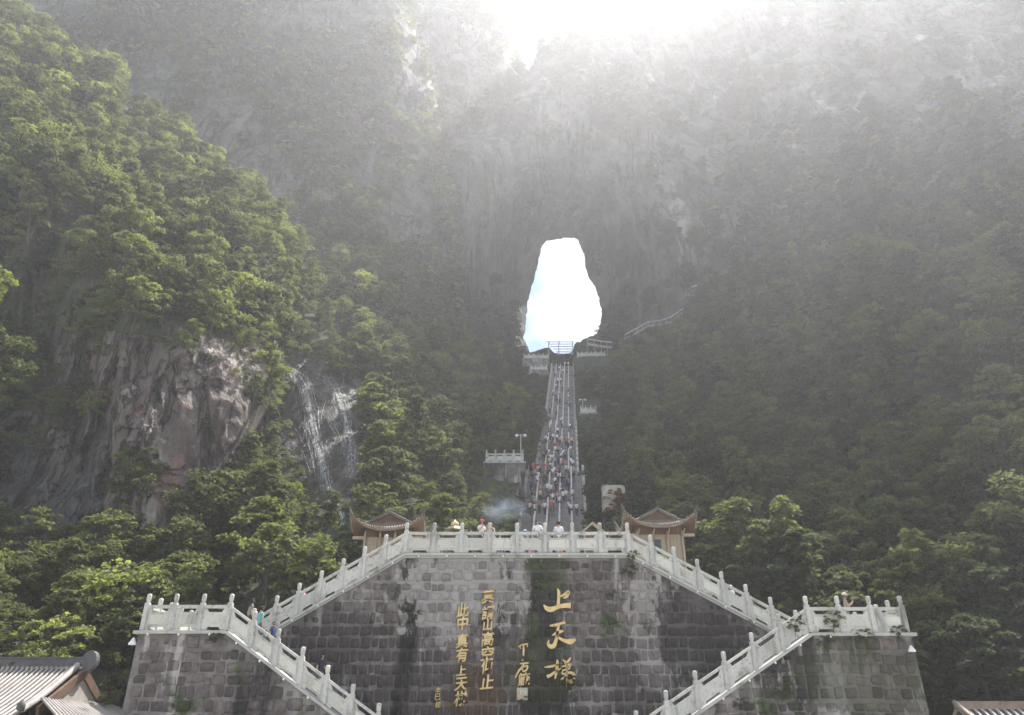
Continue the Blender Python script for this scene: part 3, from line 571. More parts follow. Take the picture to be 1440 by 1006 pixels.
W.append(plant(back, 'scrub_on_archway_cliff', sky4 + [(1520, 640), (560, 640)], lambda px, py, Y: 2.6 + 0*px, keep_back, 22000, 104, kb, lambda rs, px, py, Y: .8+.7*rs.random(), 0, 'back', 'hazy scrub clinging to the great cliff round the archway'))
W.append(plant(far3, 'scrub_on_far_ridge', sky3 + [(760, 300), (470, 300)], lambda px, py, Y: 2.6 + 0*px, keep_far3, 6000, 105, kb, lambda rs, px, py, Y: .8+.7*rs.random(), 0, 'far', 'hazy scrub along the far ridge beside the notch of sky'))

# ================================================================== WALLS, STAIRS, BALUSTRADES
SL_L, SL_R = .587, .544            # slopes of the upper flights
sl_l, sl_r = .64, .586             # slopes of the lower flights
UX0, UX1 = -5.32, 5.83             # upper terrace front
def up_profile(off=0.0):
    a = UX0 - (TZ-LZ_L)/SL_L; b = UX1 + (TZ-LZ_R)/SL_R
    return [(a, LZ_L+off), (UX0, TZ+off), (UX1, TZ+off), (b, LZ_R+off)]
def stone_mesh(seed):
    """one rough block, unit size in x,z, front towards -y: bulged irregular octagon"""
    rs = np.random.default_rng(seed); n = 8; V = []
    ang = [(-.5, -.5), (0, -.5), (.5, -.5), (.5, 0), (.5, .5), (0, .5), (-.5, .5), (-.5, 0)]
    rim = []
    for x, z in ang:
        k = (.90 if abs(x) == .5 and abs(z) == .5 else .98) + rs.normal()*.06; rim.append((x*k, z*k))
    V += [(x, .10, z) for x, z in rim]; V += [(x*.97, -.015+rs.normal()*.008, z*.97) for x, z in rim]; V += [(x*.84, -.045+rs.normal()*.014, z*.84) for x, z in rim]; V.append((rs.normal()*.05, -.06, rs.normal()*.05))
    Fc = [(i, (i+1) % n, (i+1) % n + n, i+n) for i in range(n)] + [(i+n, (i+1) % n + n, (i+1) % n + 2*n, i+2*n) for i in range(n)] + [(i+2*n, (i+1) % n + 2*n, 3*n) for i in range(n)]
    return mesh_data('stone', V, Fc, M['stone_dark'], None, True)
STONES = [stone_mesh(200+i) for i in range(14)]
def stones_on(parent, poly, yfront, row, w_rng, seed, order, z_low):
    """courses of separate blocks on a wall face; the 300 that show largest are parts, the rest one mesh"""
    rs = np.random.default_rng(seed); x0, x1 = min(p[0] for p in poly), max(p[0] for p in poly); z0, z1 = min(p[1] for p in poly), max(p[1] for p in poly)
    S = []; z = z1 - row*.55
    while z > z0:
        x = x0 + rs.random()*.3
        h = row*(.74+.42*rs.random())
        while x < x1:
            wd = w_rng[0] + (w_rng[1]-w_rng[0])*rs.random()**1.3
            hh = h*(.78+.22*rs.random()); cx = x+wd/2; cz = z + rs.normal()*.03
            fit = all(inside(np.array([cx+dx*wd*.5]), np.array([cz+dz*hh*.55]), poly)[0] for dx in (-1, 1) for dz in (-1, 1))
            if fit: S.append((cx, cz, wd*(.90+.1*rs.random()), hh, int(rs.integers(14)), rs.normal()*.06, .55+.8*rs.random()))
            elif inside(np.array([cx]), np.array([cz]), poly)[0]:
                S.append((cx, cz-.05, wd*.55, hh*.5, int(rs.integers(14)), rs.normal()*.06, .7))
            x += wd + .01 + .02*rs.random()
        z -= h + .02
    S.sort(key=lambda q: order(q[0], q[1]))
    vis = [q for q in S if q[1] > z_low]; parts = vis[:300]; rest = vis[300:] + [q for q in S if q[1] <= z_low]
    for (cx, cz, wd, hh, k, a, dp) in parts:
        inst('stone', STONES[k], parent, (cx, yfront, cz), (0, a, 0), (wd, dp, hh))
    if rest:
        mb = MB()
        for (cx, cz, wd, hh, k, a, dp) in rest:
            me = STONES[k]; ca, sa = math.cos(a), math.sin(a)
            mb.add([(cx+(v.co.x*wd*ca + v.co.z*hh*sa), yfront+v.co.y*dp, cz+(-v.co.x*wd*sa + v.co.z*hh*ca)) for v in me.vertices], [tuple(p.vertices) for p in me.polygons])
        tag(mb.build('stonework', M['stone_dark'], parent, True), kind='stuff')
def coping(parent, prof, y0, y1, th=.13, over=.0, name='coping'):
    mb = MB(); n = len(prof)
    top = [(x, z) for x, z in prof]; bot = [(x, z-th) for x, z in reversed(prof)]
    mb.prism(list(reversed(top + bot)), y0, y1); return mb.build(name, M['coping'], parent)
def bulbs(parent, prof, y, step):
    me = MB().lathe([(.0, -.05), (.04, -.03), (.045, .02), (.02, .05), (0, .055)], 6).data('bulb', M['white'], True)
    d = 0; 
    for (a, za), (b, zb) in zip(prof, prof[1:]):
        Ln = math.hypot(b-a, zb-za); k = max(1, round(Ln/step))
        for i in range(k): f = (i+.5)/k; inst('lamp_bulb', me, parent, (a+(b-a)*f, y, za+(zb-za)*f))

# --- big upper wall
pr = up_profile(-.02)
wall = empty('retaining_wall', (0, FU+.2, 0), label='tall grey stone retaining wall with golden inscription below the upper terrace', cat='wall')
wb = MB(); poly_u = [(pr[0][0], 0), (pr[-1][0], 0)] + [(x, z-.13) for x, z in reversed(pr)]
wb.prism(poly_u, 0.0, .6); wb.build('mortar_face', M['mortar'], wall)
coping(wall, pr, -.20, .62); 
c2 = [(x, z-.13) for x, z in pr]; coping(wall, c2, -.10, .0, .10, name='cornice')
stones_on(wall, [(x, z-(.16 if z > 1 else 0)) for x, z in poly_u], -.0, .54, (.26, .60), 11, lambda x, z: -(z) + .35*abs(x), 2.2)
bulbs(wall, [(x, z-.17) for x, z in pr], -.22, 1.4)
# --- lower walls
def lower_wall(sx, xo, xi, lz, sl, label, seed):
    xe = xi - sx*lz/sl*(-1) if False else xi + (-sx)*lz/sl
    w_ = empty('retaining_wall', (0, FL+.15, 0), label=label, cat='wall')
    prof = [(xo+sx*.18, lz-.02), (xi, lz-.02), (xe, -.02)]
    poly = [(xo, 0), (xe, 0), (xi, lz-.15), (xo, lz-.15)]
    if sx > 0: poly = list(reversed(poly))
    mb = MB(); mb.prism(poly if sx < 0 else poly, 0, .6); mb.build('mortar_face', M['mortar'], w_)
    side = MB(); side.box(min(xo, xo-sx*.5), max(xo, xo-sx*.5), .6, 7.0, 0, lz-.16); side.build('side_face', M['mortar'], w_)
    pp = prof if sx < 0 else list(reversed(prof))
    mbc = MB(); top = pp; bot = [(x, z-.13) for x, z in reversed(pp)]; mbc.prism(list(reversed(top+bot)), -.18, .62); mbc.build('coping', M['coping'], w_)
    stones_on(w_, [(x, max(0, z-.04)) for x, z in poly], 0, .50, (.28, .72), seed, lambda x, z: -z, 1.6)
    bulbs(w_, [(x, z-.17) for x, z in pp], -.2, 1.4)
    return w_
lw = lower_wall(-1, -16.15, -12.35, LZ_L, sl_l, 'mottled grey stone wall under the left landing and its stair', 12)
rw = lower_wall(1, 17.25, 12.93, LZ_R, sl_r, 'mossy brown stone wall under the right landing and its stair', 13)

# --- flights of the double stair (steps behind the balustrades)
def flight(name, x_top, z_top, sx, slope, y0, y1, label):
    n = int(round(z_top_drop / .17)) if False else None
    e = empty(name, (x_top, (y0+y1)/2, 0), label=label, cat='stairs', group=None)
    return e
def make_flight(x_top, z_top, z_bot, sx, slope, y0, y1, label):
    e = empty('stair_flight', (x_top, y0, z_bot), label=label, cat='stairs')
    n = int((z_top-z_bot)/.17); rise = (z_top-z_bot)/n; run = rise/slope; st = MB()
    for k in range(n):
        a, b = sx*run*k, sx*run*(k+1); st.box(min(a, b), max(a, b), 0, y1-y0, -z_bot if False else 0.0, (z_top-z_bot) - rise*(k+1) + .001)
    st.build('steps', M['step'], e); return e
make_flight(UX0, TZ, LZ_L, -1, SL_L, FU+.82, 41.1, 'upper left flight of steps rising to the terrace')
make_flight(UX1, TZ, LZ_R, 1, SL_R, FU+.82, 41.1, 'upper right flight of steps rising to the terrace')
make_flight(-12.35, LZ_L, 0, 1, sl_l, FL+.78, FU-.1, 'lower left flight of steps rising to the left landing')
make_flight(12.93, LZ_R, 0, -1, sl_r, FL+.78, FU-.1, 'lower right flight of steps rising to the right landing')

# --- balustrades
HP, HR = 1.12, 1.04
pm = MB(); pm.box(-.1, .1, -.1, .1, 0, HP); pm.box(-.075, .075, -.115, .115, .06, HP-.1); pm.box(-.115, .115, -.075, .075, .06, HP-.1)
POST = pm.data('post', M['balu'])
cm = MB(); cm.lathe([(.10, 0), (.105, .03), (.07, .05), (.07, .08), (.098, .11), (.1, .34), (.085, .38), (.03, .40)], 10); CAP = cm.data('post_cap', M['balu'], True)
_bay = {}
def bay_meshes(Lb, s):
    k = (round(Lb, 3), round(s, 3))
    if k not in _bay:
        q = Lb; a = .1
        rail = MB(); rail.box(a, q-a, -.085, .085, HR-.13, HR, s)
        out = [(a, .02), (a+.16*q, .02), (a+.20*q, .14), (q-a-.20*q, .14), (q-a-.16*q, .02), (q-a, .02), (q-a, HR-.13), (q-a-.10*q, HR-.13), (q-a-.17*q, HR-.30), (a+.17*q, HR-.30), (a+.10*q, HR-.13), (a, HR-.13)]
        pan = MB(); n = len(out)
        # split into strips so that the notched outline stays clean
        pan.box(a, q-a, -.05, .05, .14, HR-.30, s)
        pan.prism([out[0], out[1], out[2], (a, .14)], -.05, .05, s); pan.prism([out[3], out[4], out[5], (q-a, .14)], -.05, .05, s)
        pan.prism([(a, HR-.30), out[9], out[10], out[11]], -.05, .05, s); pan.prism([out[8], (q-a, HR-.30), out[6], out[7]], -.05, .05, s)
        fld = MB(); fld.box(a+.10, q-a-.10, -.062, -.048, .24, HR-.40, s)
        _bay[k] = (rail.data('rail', M['balu']), pan.data('panel', M['balu']), fld.data('panel_field', M['balu_panel']))
    return _bay[k]
def balustrade(p0, p1, n, label, first=True, last=True, group=None, parent=None, sc_=1.0):
    p0, p1 = Vector(p0), Vector(p1); d = p1-p0; hl = math.hypot(d.x, d.y); rz = math.atan2(d.y, d.x); Lb = hl/n/sc_; s = d.z/hl
    e = empty('balustrade', p0, rz, label=label, cat='balustrade', group=group); e.scale = (sc_,)*3
    if parent: e.parent = parent
    r, p, f = bay_meshes(Lb, s)
    for i in range(n+1):
        if (i == 0 and not first) or (i == n and not last): continue
        o = inst('post', POST, e, (i*Lb, 0, s*i*Lb)); inst('post_cap', CAP, o, (0, 0, HP))
    for i in range(n):
        inst('rail', r, e, (i*Lb, 0, s*i*Lb)); q = inst('panel', p, e, (i*Lb, 0, s*i*Lb)); inst('panel_field', f, q)
    return e
YU, YL = FU+.15, FL+.12
balustrade((UX0, YU, TZ), (UX1, YU, TZ), 8, 'pale stone balustrade along the upper terrace edge')
e7 = UX0-7*1.013; balustrade((UX0, YU, TZ), (e7, YU, TZ-SL_L*7*1.013), 7, 'pale stone balustrade stepping down the upper left flight', first=False)
e7 = UX1+7*1.115; balustrade((UX1, YU, TZ), (e7, YU, TZ-SL_R*7*1.115), 7, 'pale stone balustrade stepping down the upper right flight', first=False)
balustrade((-16.0, YL, LZ_L), (-12.36, YL, LZ_L), 3, 'pale stone balustrade along the left landing')
balustrade((-12.36, YL, LZ_L), (-12.36+7*1.14, YL, LZ_L-sl_l*7*1.14), 7, 'pale stone balustrade stepping down the lower left flight', first=False)
balustrade((12.92, YL, LZ_R), (17.08, YL, LZ_R), 3, 'pale stone balustrade along the right landing')
balustrade((12.92, YL, LZ_R), (12.92-7*1.30, YL, LZ_R-sl_r*7*1.30), 7, 'pale stone balustrade stepping down the lower right flight', first=False)
for X_, lz, nm in ((-16.0, LZ_L, 'left'), (17.08, LZ_R, 'right')):
    balustrade((X_, YL, lz), (X_, YL+6.0, lz), 5, 'short pale balustrade closing the outer side of the %s landing' % nm, first=False)

# --- golden characters on the big wall (brush strokes and glyphs)
YW = FU+.2
def wall_pt(px, py): x, y, z = P(px, py, FU+.06); return x, z
def strokes(name, S, offs, k):
    mb = MB()
    for st in S:
        pts = []
        for i in range(len(st)-1):           # smooth the brush path
            for f in np.linspace(0, 1, 6, endpoint=(i == len(st)-2)):
                p_ = [np.array(st[max(0, min(len(st)-1, j))], float) for j in (i-1, i, i+1, i+2)]
                q = .5*((2*p_[1]) + (-p_[0]+p_[2])*f + (2*p_[0]-5*p_[1]+4*p_[2]-p_[3])*f*f + (-p_[0]+3*p_[1]-3*p_[2]+p_[3])*f**3); pts.append(q)
        W2 = []
        for q in pts: x, z = wall_pt(offs[0]+q[0]/k, offs[1]+q[1]/k); W2.append((x, z, max(.012, q[2]/k*.0365*.5)))
        Lf, Rt = [], []
        for i, (x, z, h) in enumerate(W2):
            a, b = W2[max(0, i-1)], W2[min(len(W2)-1, i+1)]; dx, dz = b[0]-a[0], b[1]-a[1]; l_ = math.hypot(dx, dz)+1e-9
            Lf.append((x-dz/l_*h, z+dx/l_*h)); Rt.append((x+dz/l_*h, z-dx/l_*h))
        n = len(W2); V = []
        for (a, b) in zip(Lf, Rt): V += [(a[0], -.13, a[1]), (b[0], -.13, b[1]), (a[0], -.02, a[1]), (b[0], -.02, b[1])]
        Fc = []
        for i in range(n-1):
            o, q = i*4, i*4+4; Fc += [(o, q, q+1, o+1), (o+2, q+2, q, o), (o+1, q+1, q+3, o+3)]
        Fc += [(0, 1, 3, 2), ((n-1)*4, (n-1)*4+2, (n-1)*4+3, (n-1)*4+1)]
        mb.add(V, Fc)
    bm = bmesh.new(); me = mb.data(name, M['gold']); bm.from_mesh(me); bmesh.ops.recalc_face_normals(bm, faces=bm.faces); bm.to_mesh(me); bm.free()
    o = bpy.data.objects.new(name, me); link(o, wall); return o
K2, O2 = 5.136, (700, 810)
strokes('character', [[(432,92,8),(441,120,20),(440,165,19),(437,214,20)], [(445,150,10),(480,135,16),(512,117,22),(497,150,16),(470,160,5)], [(332,208,6),(352,232,26),(385,242,34),(430,226,24),(480,214,28),(528,214,36)]], O2, K2)
strokes('character', [[(376,358,8),(405,357,16),(450,345,14),(488,334,16)], [(392,430,5),(425,414,22),(450,404,18),(474,396,10)], [(443,352,12),(432,400,18),(424,450,20),(408,500,26),(385,510,26),(364,494,18),(370,462,7)], [(424,432,10),(455,455,16),(490,470,22),(528,474,34),(562,458,12)]], O2, K2)
strokes('character', [[(338,660,7),(385,654,14),(440,640,11)], [(430,604,10),(430,640,18),(424,690,18),(414,744,8)], [(356,728,20),(380,718,18),(415,694,14),(455,668,6)], [(470,604,6),(488,622,14),(494,634,7)], [(528,588,8),(512,612,14),(484,636,10)], [(462,656,6),(495,648,12),(524,640,14),(514,668,10)], [(466,684,7),(500,674,12),(524,668,9)], [(468,688,7),(470,708,10),(520,698,14),(548,712,20),(545,744,22),(524,768,20),(512,750,7)], [(500,636,10),(499,700,12),(498,760,9),(498,822,4)], [(458,752,14),(478,732,11),(498,712,6)]], O2, K2)
strokes('signature_character', [[(148,512,5),(175,498,9),(218,490,9)], [(210,494,8),(216,512,7)], [(186,496,9),(187,535,12),(185,576,9)], [(160,508,6),(166,526,7)]], O2, K2)
strokes('signature_character', [[(184,604,6),(176,612,8)], [(160,634,6),(190,632,10),(222,628,9)], [(192,632,9),(172,662,11),(148,692,12),(126,736,7)], [(178,668,8),(182,690,9)], [(178,660,6),(214,650,11),(206,680,10),(182,692,7)]], O2, K2)
def glyph(name, ch, px, py, size_px, mat, sx=1.0, shear=.0, bold=.022):
    cu = bpy.data.curves.new('glyph', 'FONT'); cu.body = ch; cu.size = 1; cu.extrude = .0; cu.offset = bold; cu.align_x = 'CENTER'; cu.resolution_u = 3
    to = bpy.data.objects.new('glyph', cu); COL.objects.link(to); dg = bpy.context.evaluated_depsgraph_get(); dg.update()
    me = bpy.data.meshes.new_from_object(to.evaluated_get(dg)); bpy.data.objects.remove(to); bpy.data.curves.remove(cu)
    if not len(me.vertices): print('NO GLYPH', ch); return
    co = np.array([v.co[:] for v in me.vertices]); lo, hi = co.min(0), co.max(0); ctr = (lo+hi)/2; s_ = size_px*.0365/max(hi[0]-lo[0], hi[1]-lo[1])
    bm = bmesh.new(); bm.from_mesh(me); fs = list(bm.faces); r = bmesh.ops.extrude_face_region(bm, geom=fs)
    for v in [g_ for g_ in r['geom'] if isinstance(g_, bmesh.types.BMVert)]: v.co.z += .10/s_
    bmesh.ops.delete(bm, geom=fs, context='FACES_ONLY') if False else None
    wx, wz = wall_pt(px, py)
    for v in bm.verts:
        x, y, z = (v.co.x-ctr[0])*s_*sx, (v.co.y-ctr[1])*s_, v.co.z*s_
        wob = .012*math.sin(7*y/max(.1, s_)+px)
        v.co = (wx + x + shear*y + wob, -.03-z, wz + y + .10*x)
    bmesh.ops.recalc_face_normals(bm, faces=bm.faces); bm.to_mesh(me); bm.free()
    me.materials.clear(); me.materials.append(mat); o = bpy.data.objects.new(name, me); link(o, wall); return o
for ch, y in zip('莫謂山高空仰止', (839, 861.5, 879, 898.5, 919, 937, 959)): glyph('verse_character', ch, 686.5 - (y-839)*.012, y, 17.5 if ch != '山' else 14, M['gold'], .95, .08)
for ch, y in zip('此中真有上天梯', (858, 876, 901, 921, 943, 962, 982.5)): glyph('verse_character', ch, 651 - (y-858)*.025, y, 17.5 if ch not in '上' else 13, M['gold'], .9, .10)
glyph('signature_character', '範', 737, 956, 17, M['gold'], .9, .1)
for ch, y in zip('辛巳桂', (971, 980, 991)): glyph('date_character', ch, 615.5, y, 7.5, M['gold'], .9, .05, .01)
seal = MB(); sx_, sz_ = wall_pt(734.5, 976)
seal.box(sx_-.25, sx_+.25, -.12, -.02, sz_-.26, sz_+.26); so = seal.build('seal_block', M['coping'], wall)
sg = MB()
for i in range(5):
    for j in range(4):
        if (i*3+j*5) % 7 in (0, 3, 4, 5): sg.box(sx_-.22+j*.11, sx_-.14+j*.11, -.135, -.121, sz_-.22+i*.09, sz_-.15+i*.09)
sg.build('seal_script', M['gold'], so)

# ================================================================== THE LONG STAIRWAY
def prof_pts(Y0, Y1, rise=None):
    if rise is None:
        ys = [Y0] + [y for y, _ in STAIR_PROF if Y0 < y < Y1] + [Y1]; return [(y, stair_z(y)) for y in ys]
def strip(mb, u0, u1, pts, h0, h1, mi=0):
    """box section following the stair profile; u = offset from the stair axis"""
    V = []
    for Y, z in pts:
        x = axis_x(Y); V += [(x+u0, Y, z+h0), (x+u1, Y, z+h0), (x+u1, Y, z+h1), (x+u0, Y, z+h1)]
    Fc = []
    for i in range(len(pts)-1):
        for k in range(4): Fc.append((i*4+k, i*4+(k+1) % 4, i*4+4+(k+1) % 4, i*4+4+k))
    n = (len(pts)-1)*4; Fc += [(3, 2, 1, 0), (n, n+1, n+2, n+3)]; mb.add(V, Fc)
stw = empty('long_stairway', (0, 0, 0), label='very long steep stone stairway climbing to the archway, five lanes wide', cat='stairway')
SECT = [(67.2, 97.0, 3.55, 3.55), (100.5, 126.0, 2.85, 2.75), (128.0, 180.0, 2.72, 2.65)]
for (a, b, wa, wb_) in SECT:
    za, zb = stair_z(a), stair_z(b); n = int((zb-za)/.19); V, Fc = [], []
    for k in range(n):
        ya, yb = a+(b-a)*k/n, a+(b-a)*(k+1)/n; z0, z1 = za+(zb-za)*k/n, za+(zb-za)*(k+1)/n; wk = wa+(wb_-wa)*k/n; x = axis_x(ya); o = len(V)
        V += [(x-wk, ya, z0), (x+wk, ya, z0), (x+wk, ya, z1), (x-wk, ya, z1), (x+wk, yb, z1), (x-wk, yb, z1)]; Fc += [(o, o+1, o+2, o+3), (o+3, o+2, o+4, o+5)]
    ob = bpy.data.objects.new('steps', mesh_data('steps', V, Fc, M['step'])); link(ob, stw)
    pts = [(a, za), (b, zb)]
    for k in range(1, 5):
        u = -wa + 2*wa*k/5; mb = MB(); strip(mb, u-.10, u+.10, pts, .62, .80)
        for j in range(int((b-a)/1.6)):
            Y = a+.8+j*1.6; x = axis_x(Y)+u; z = stair_z(Y); mb.box(x-.05, x+.05, Y-.05, Y+.05, z, z+.64)
        mb.build('handrail', M['handrail'], stw)
    for s_ in (-1, 1):
        u = s_*(wa+.16); mb = MB(); strip(mb, u-.13, u+.13, pts, -1.6, .55); strip(mb, u-.16, u+.16, pts, .78, .95)
        for j in range(int((b-a)/2.2)+1):
            Y = a+j*2.2; x = axis_x(Y)+u; z = stair_z(Y); mb.box(x-.17, x+.17, Y-.17, Y+.17, z, z+1.25)
        mb.build('side_parapet', M['coping'], stw)
for (a, b, w_) in ((97.0, 100.5, 3.75), (126.0, 128.0, 2.9), (180.0, 186.0, 3.4)):
    mb = MB(); x = axis_x((a+b)/2); z = stair_z(a); mb.box(x-w_, x+w_, a, b, z-1.0, z+.01); mb.build('landing', M['coping'], stw)
mb = MB()
for s_, x_ in ((-1, -4.6), (1, 4.6)):           # flared ends of the parapet at the foot
    pass
mb.tube([(axis_x(67)-3.75, 67.2, 10.9), (axis_x(66)-4.3, 66.0, 10.3), (axis_x(65)-5.2, 65.2, 9.9)], [.22, .2, .16], 6); mb.build('parapet_foot', M['coping'], stw)

# platforms beside the stairway
def platform(label_w, label_b, px0, px1, py, Y, n, wall_h, sc_=1.0, lab_grp=None):
    a, b = PV(px0, py, Y), PV(px1, py, Y); z = a.z
    e = empty('viewing_platform', (a.x, Y, z), label=label_w, cat='platform')
    mb = MB(); mb.box(-.25, b.x-a.x+.25, -.05, 3.2, -wall_h, -.15); mb.build('masonry', M['mortar'], e)
    mb = MB(); mb.box(-.4, b.x-a.x+.4, -.2, 3.3, -.15, 0); mb.build('slab', M['coping'], e)
    balustrade((a.x, Y, z), (b.x, Y, z), n, label_b, sc_=sc_)
    return a, b
platform('small masonry lookout platform left of the stairway, lamp post beside it', 'pale balustrade of the lookout left of the stairway', 684, 735, 650, 84, 4, 4.2)
platform('tiny masonry lookout platform right of the stairway halfway up', 'pale balustrade of the tiny lookout right of the stairway', 817, 838, 581, 128, 3, 1.8)
platform('long masonry platform left of the stairway top', 'hazy balustrade left of the stairway top', 737, 771, 504, 178, 5, 2.4)
platform('long masonry platform right of the stairway top', 'hazy balustrade right of the stairway top', 812, 851, 501, 178, 6, 2.6)
platform('low masonry ledge below the left top platform', 'faint balustrade on the ledge below the left top platform', 746, 769, 520, 168, 3, 1.6)
# lattice of railings at the top, against the sky
lt = empty('railing_lattice', PV(787, 497, 184), label='dark lattice of tiered railings at the stairway top against the bright sky', cat='railing')
o_ = PV(787, 497, 184)
for i, (py, x0, x1) in enumerate(((481, 768, 806), (484, 771, 806), (487.5, 774, 806), (491, 778, 805.5), (495, 782, 804))):
    Y = 184 + (4-i)*1.1; a, b = PV(x0, py, Y)-o_, PV(x1, py, Y)-o_; mb = MB(); mb.tube([a, b], .10, 5); r_ = mb.build('rail', M['metal'], lt)
    mb = MB(); k = 9
    for j in range(k):
        q = a.lerp(b, j/(k-1)); mb.tube([q - Vector((0, 0, .95)), q], .05, 4)
    mb.build('uprights', M['metal'], lt)
for px in (772, 786, 805):
    mb = MB(); a, b = PV(px, 480, 187)-o_, PV(px, 500, 185)-o_; mb.tube([a, b], .13, 5); mb.build('post', M['metal'], lt)
# plank walkway on the right cliff
ww = empty('cliff_walkway', PV(880, 470, 165), label='thin pale railed walkway climbing across the right cliff beside the archway', cat='walkway')
o_ = PV(880, 470, 165)
for seg in ([(826, 477), (845, 480), (861, 482)], [(879, 471), (895, 462), (911, 453), (928, 451), (944, 446), (960, 434)], [(968, 408), (976, 402.5), (988, 400.5), (1002, 403)]):
    pts = []
    for px, py in seg:
        Yb = float(right.Y(px, py+6)) if px > 870 else 180.0
        pts.append(PV(px, py, Yb-4.0) - o_)
    mb = MB(); mb.tube(pts, .16, 6); mb.build('rail', M['handrail'], ww)
    mb = MB(); mb.tube([p - Vector((0, -.5, 1.3)) for p in pts], .35, 4); mb.build('deck', M['coping'], ww)
    mb = MB()
    for a, b in zip(pts, pts[1:]):
        for f in (0, .5): q = a.lerp(b, f); mb.tube([q, q-Vector((0, 0, 4.0))], .08, 4)
    mb.build('supports', M['coping'], ww)
# lamp posts
def lamp_post(px, py0, py1, Y, label):
    a, b = PV(px, py1, Y), PV(px, py0, Y); h = b.z-a.z
    e = empty('lamp_post', a, label=label, cat='lamp post', group=None)
    mb = MB(); mb.tube([(0, 0, 0), (0, 0, h)], .06, 6); mb.build('pole', M['handrail'], e)
    mb = MB(); mb.tube([(-.5, 0, h-.1), (0, 0, h+.05), (.5, 0, h-.1)], .04, 5); mb.build('arm', M['handrail'], e)
    for s_ in (-1, 1):
        mb = MB(); mb.lathe([(.05, -.2), (.2, -.15), (.22, 0), (.12, .14), (.02, .18)], 8, (s_*.5, 0, h-.05)); mb.build('lamp_head', M['white'], e, True)
lamp_post(732.5, 612, 650, 84.7, 'twin-headed lamp post on the lookout left of the stairway')
lamp_post(820, 562, 581, 128.6, 'twin-headed lamp post on the tiny lookout right of the stairway')

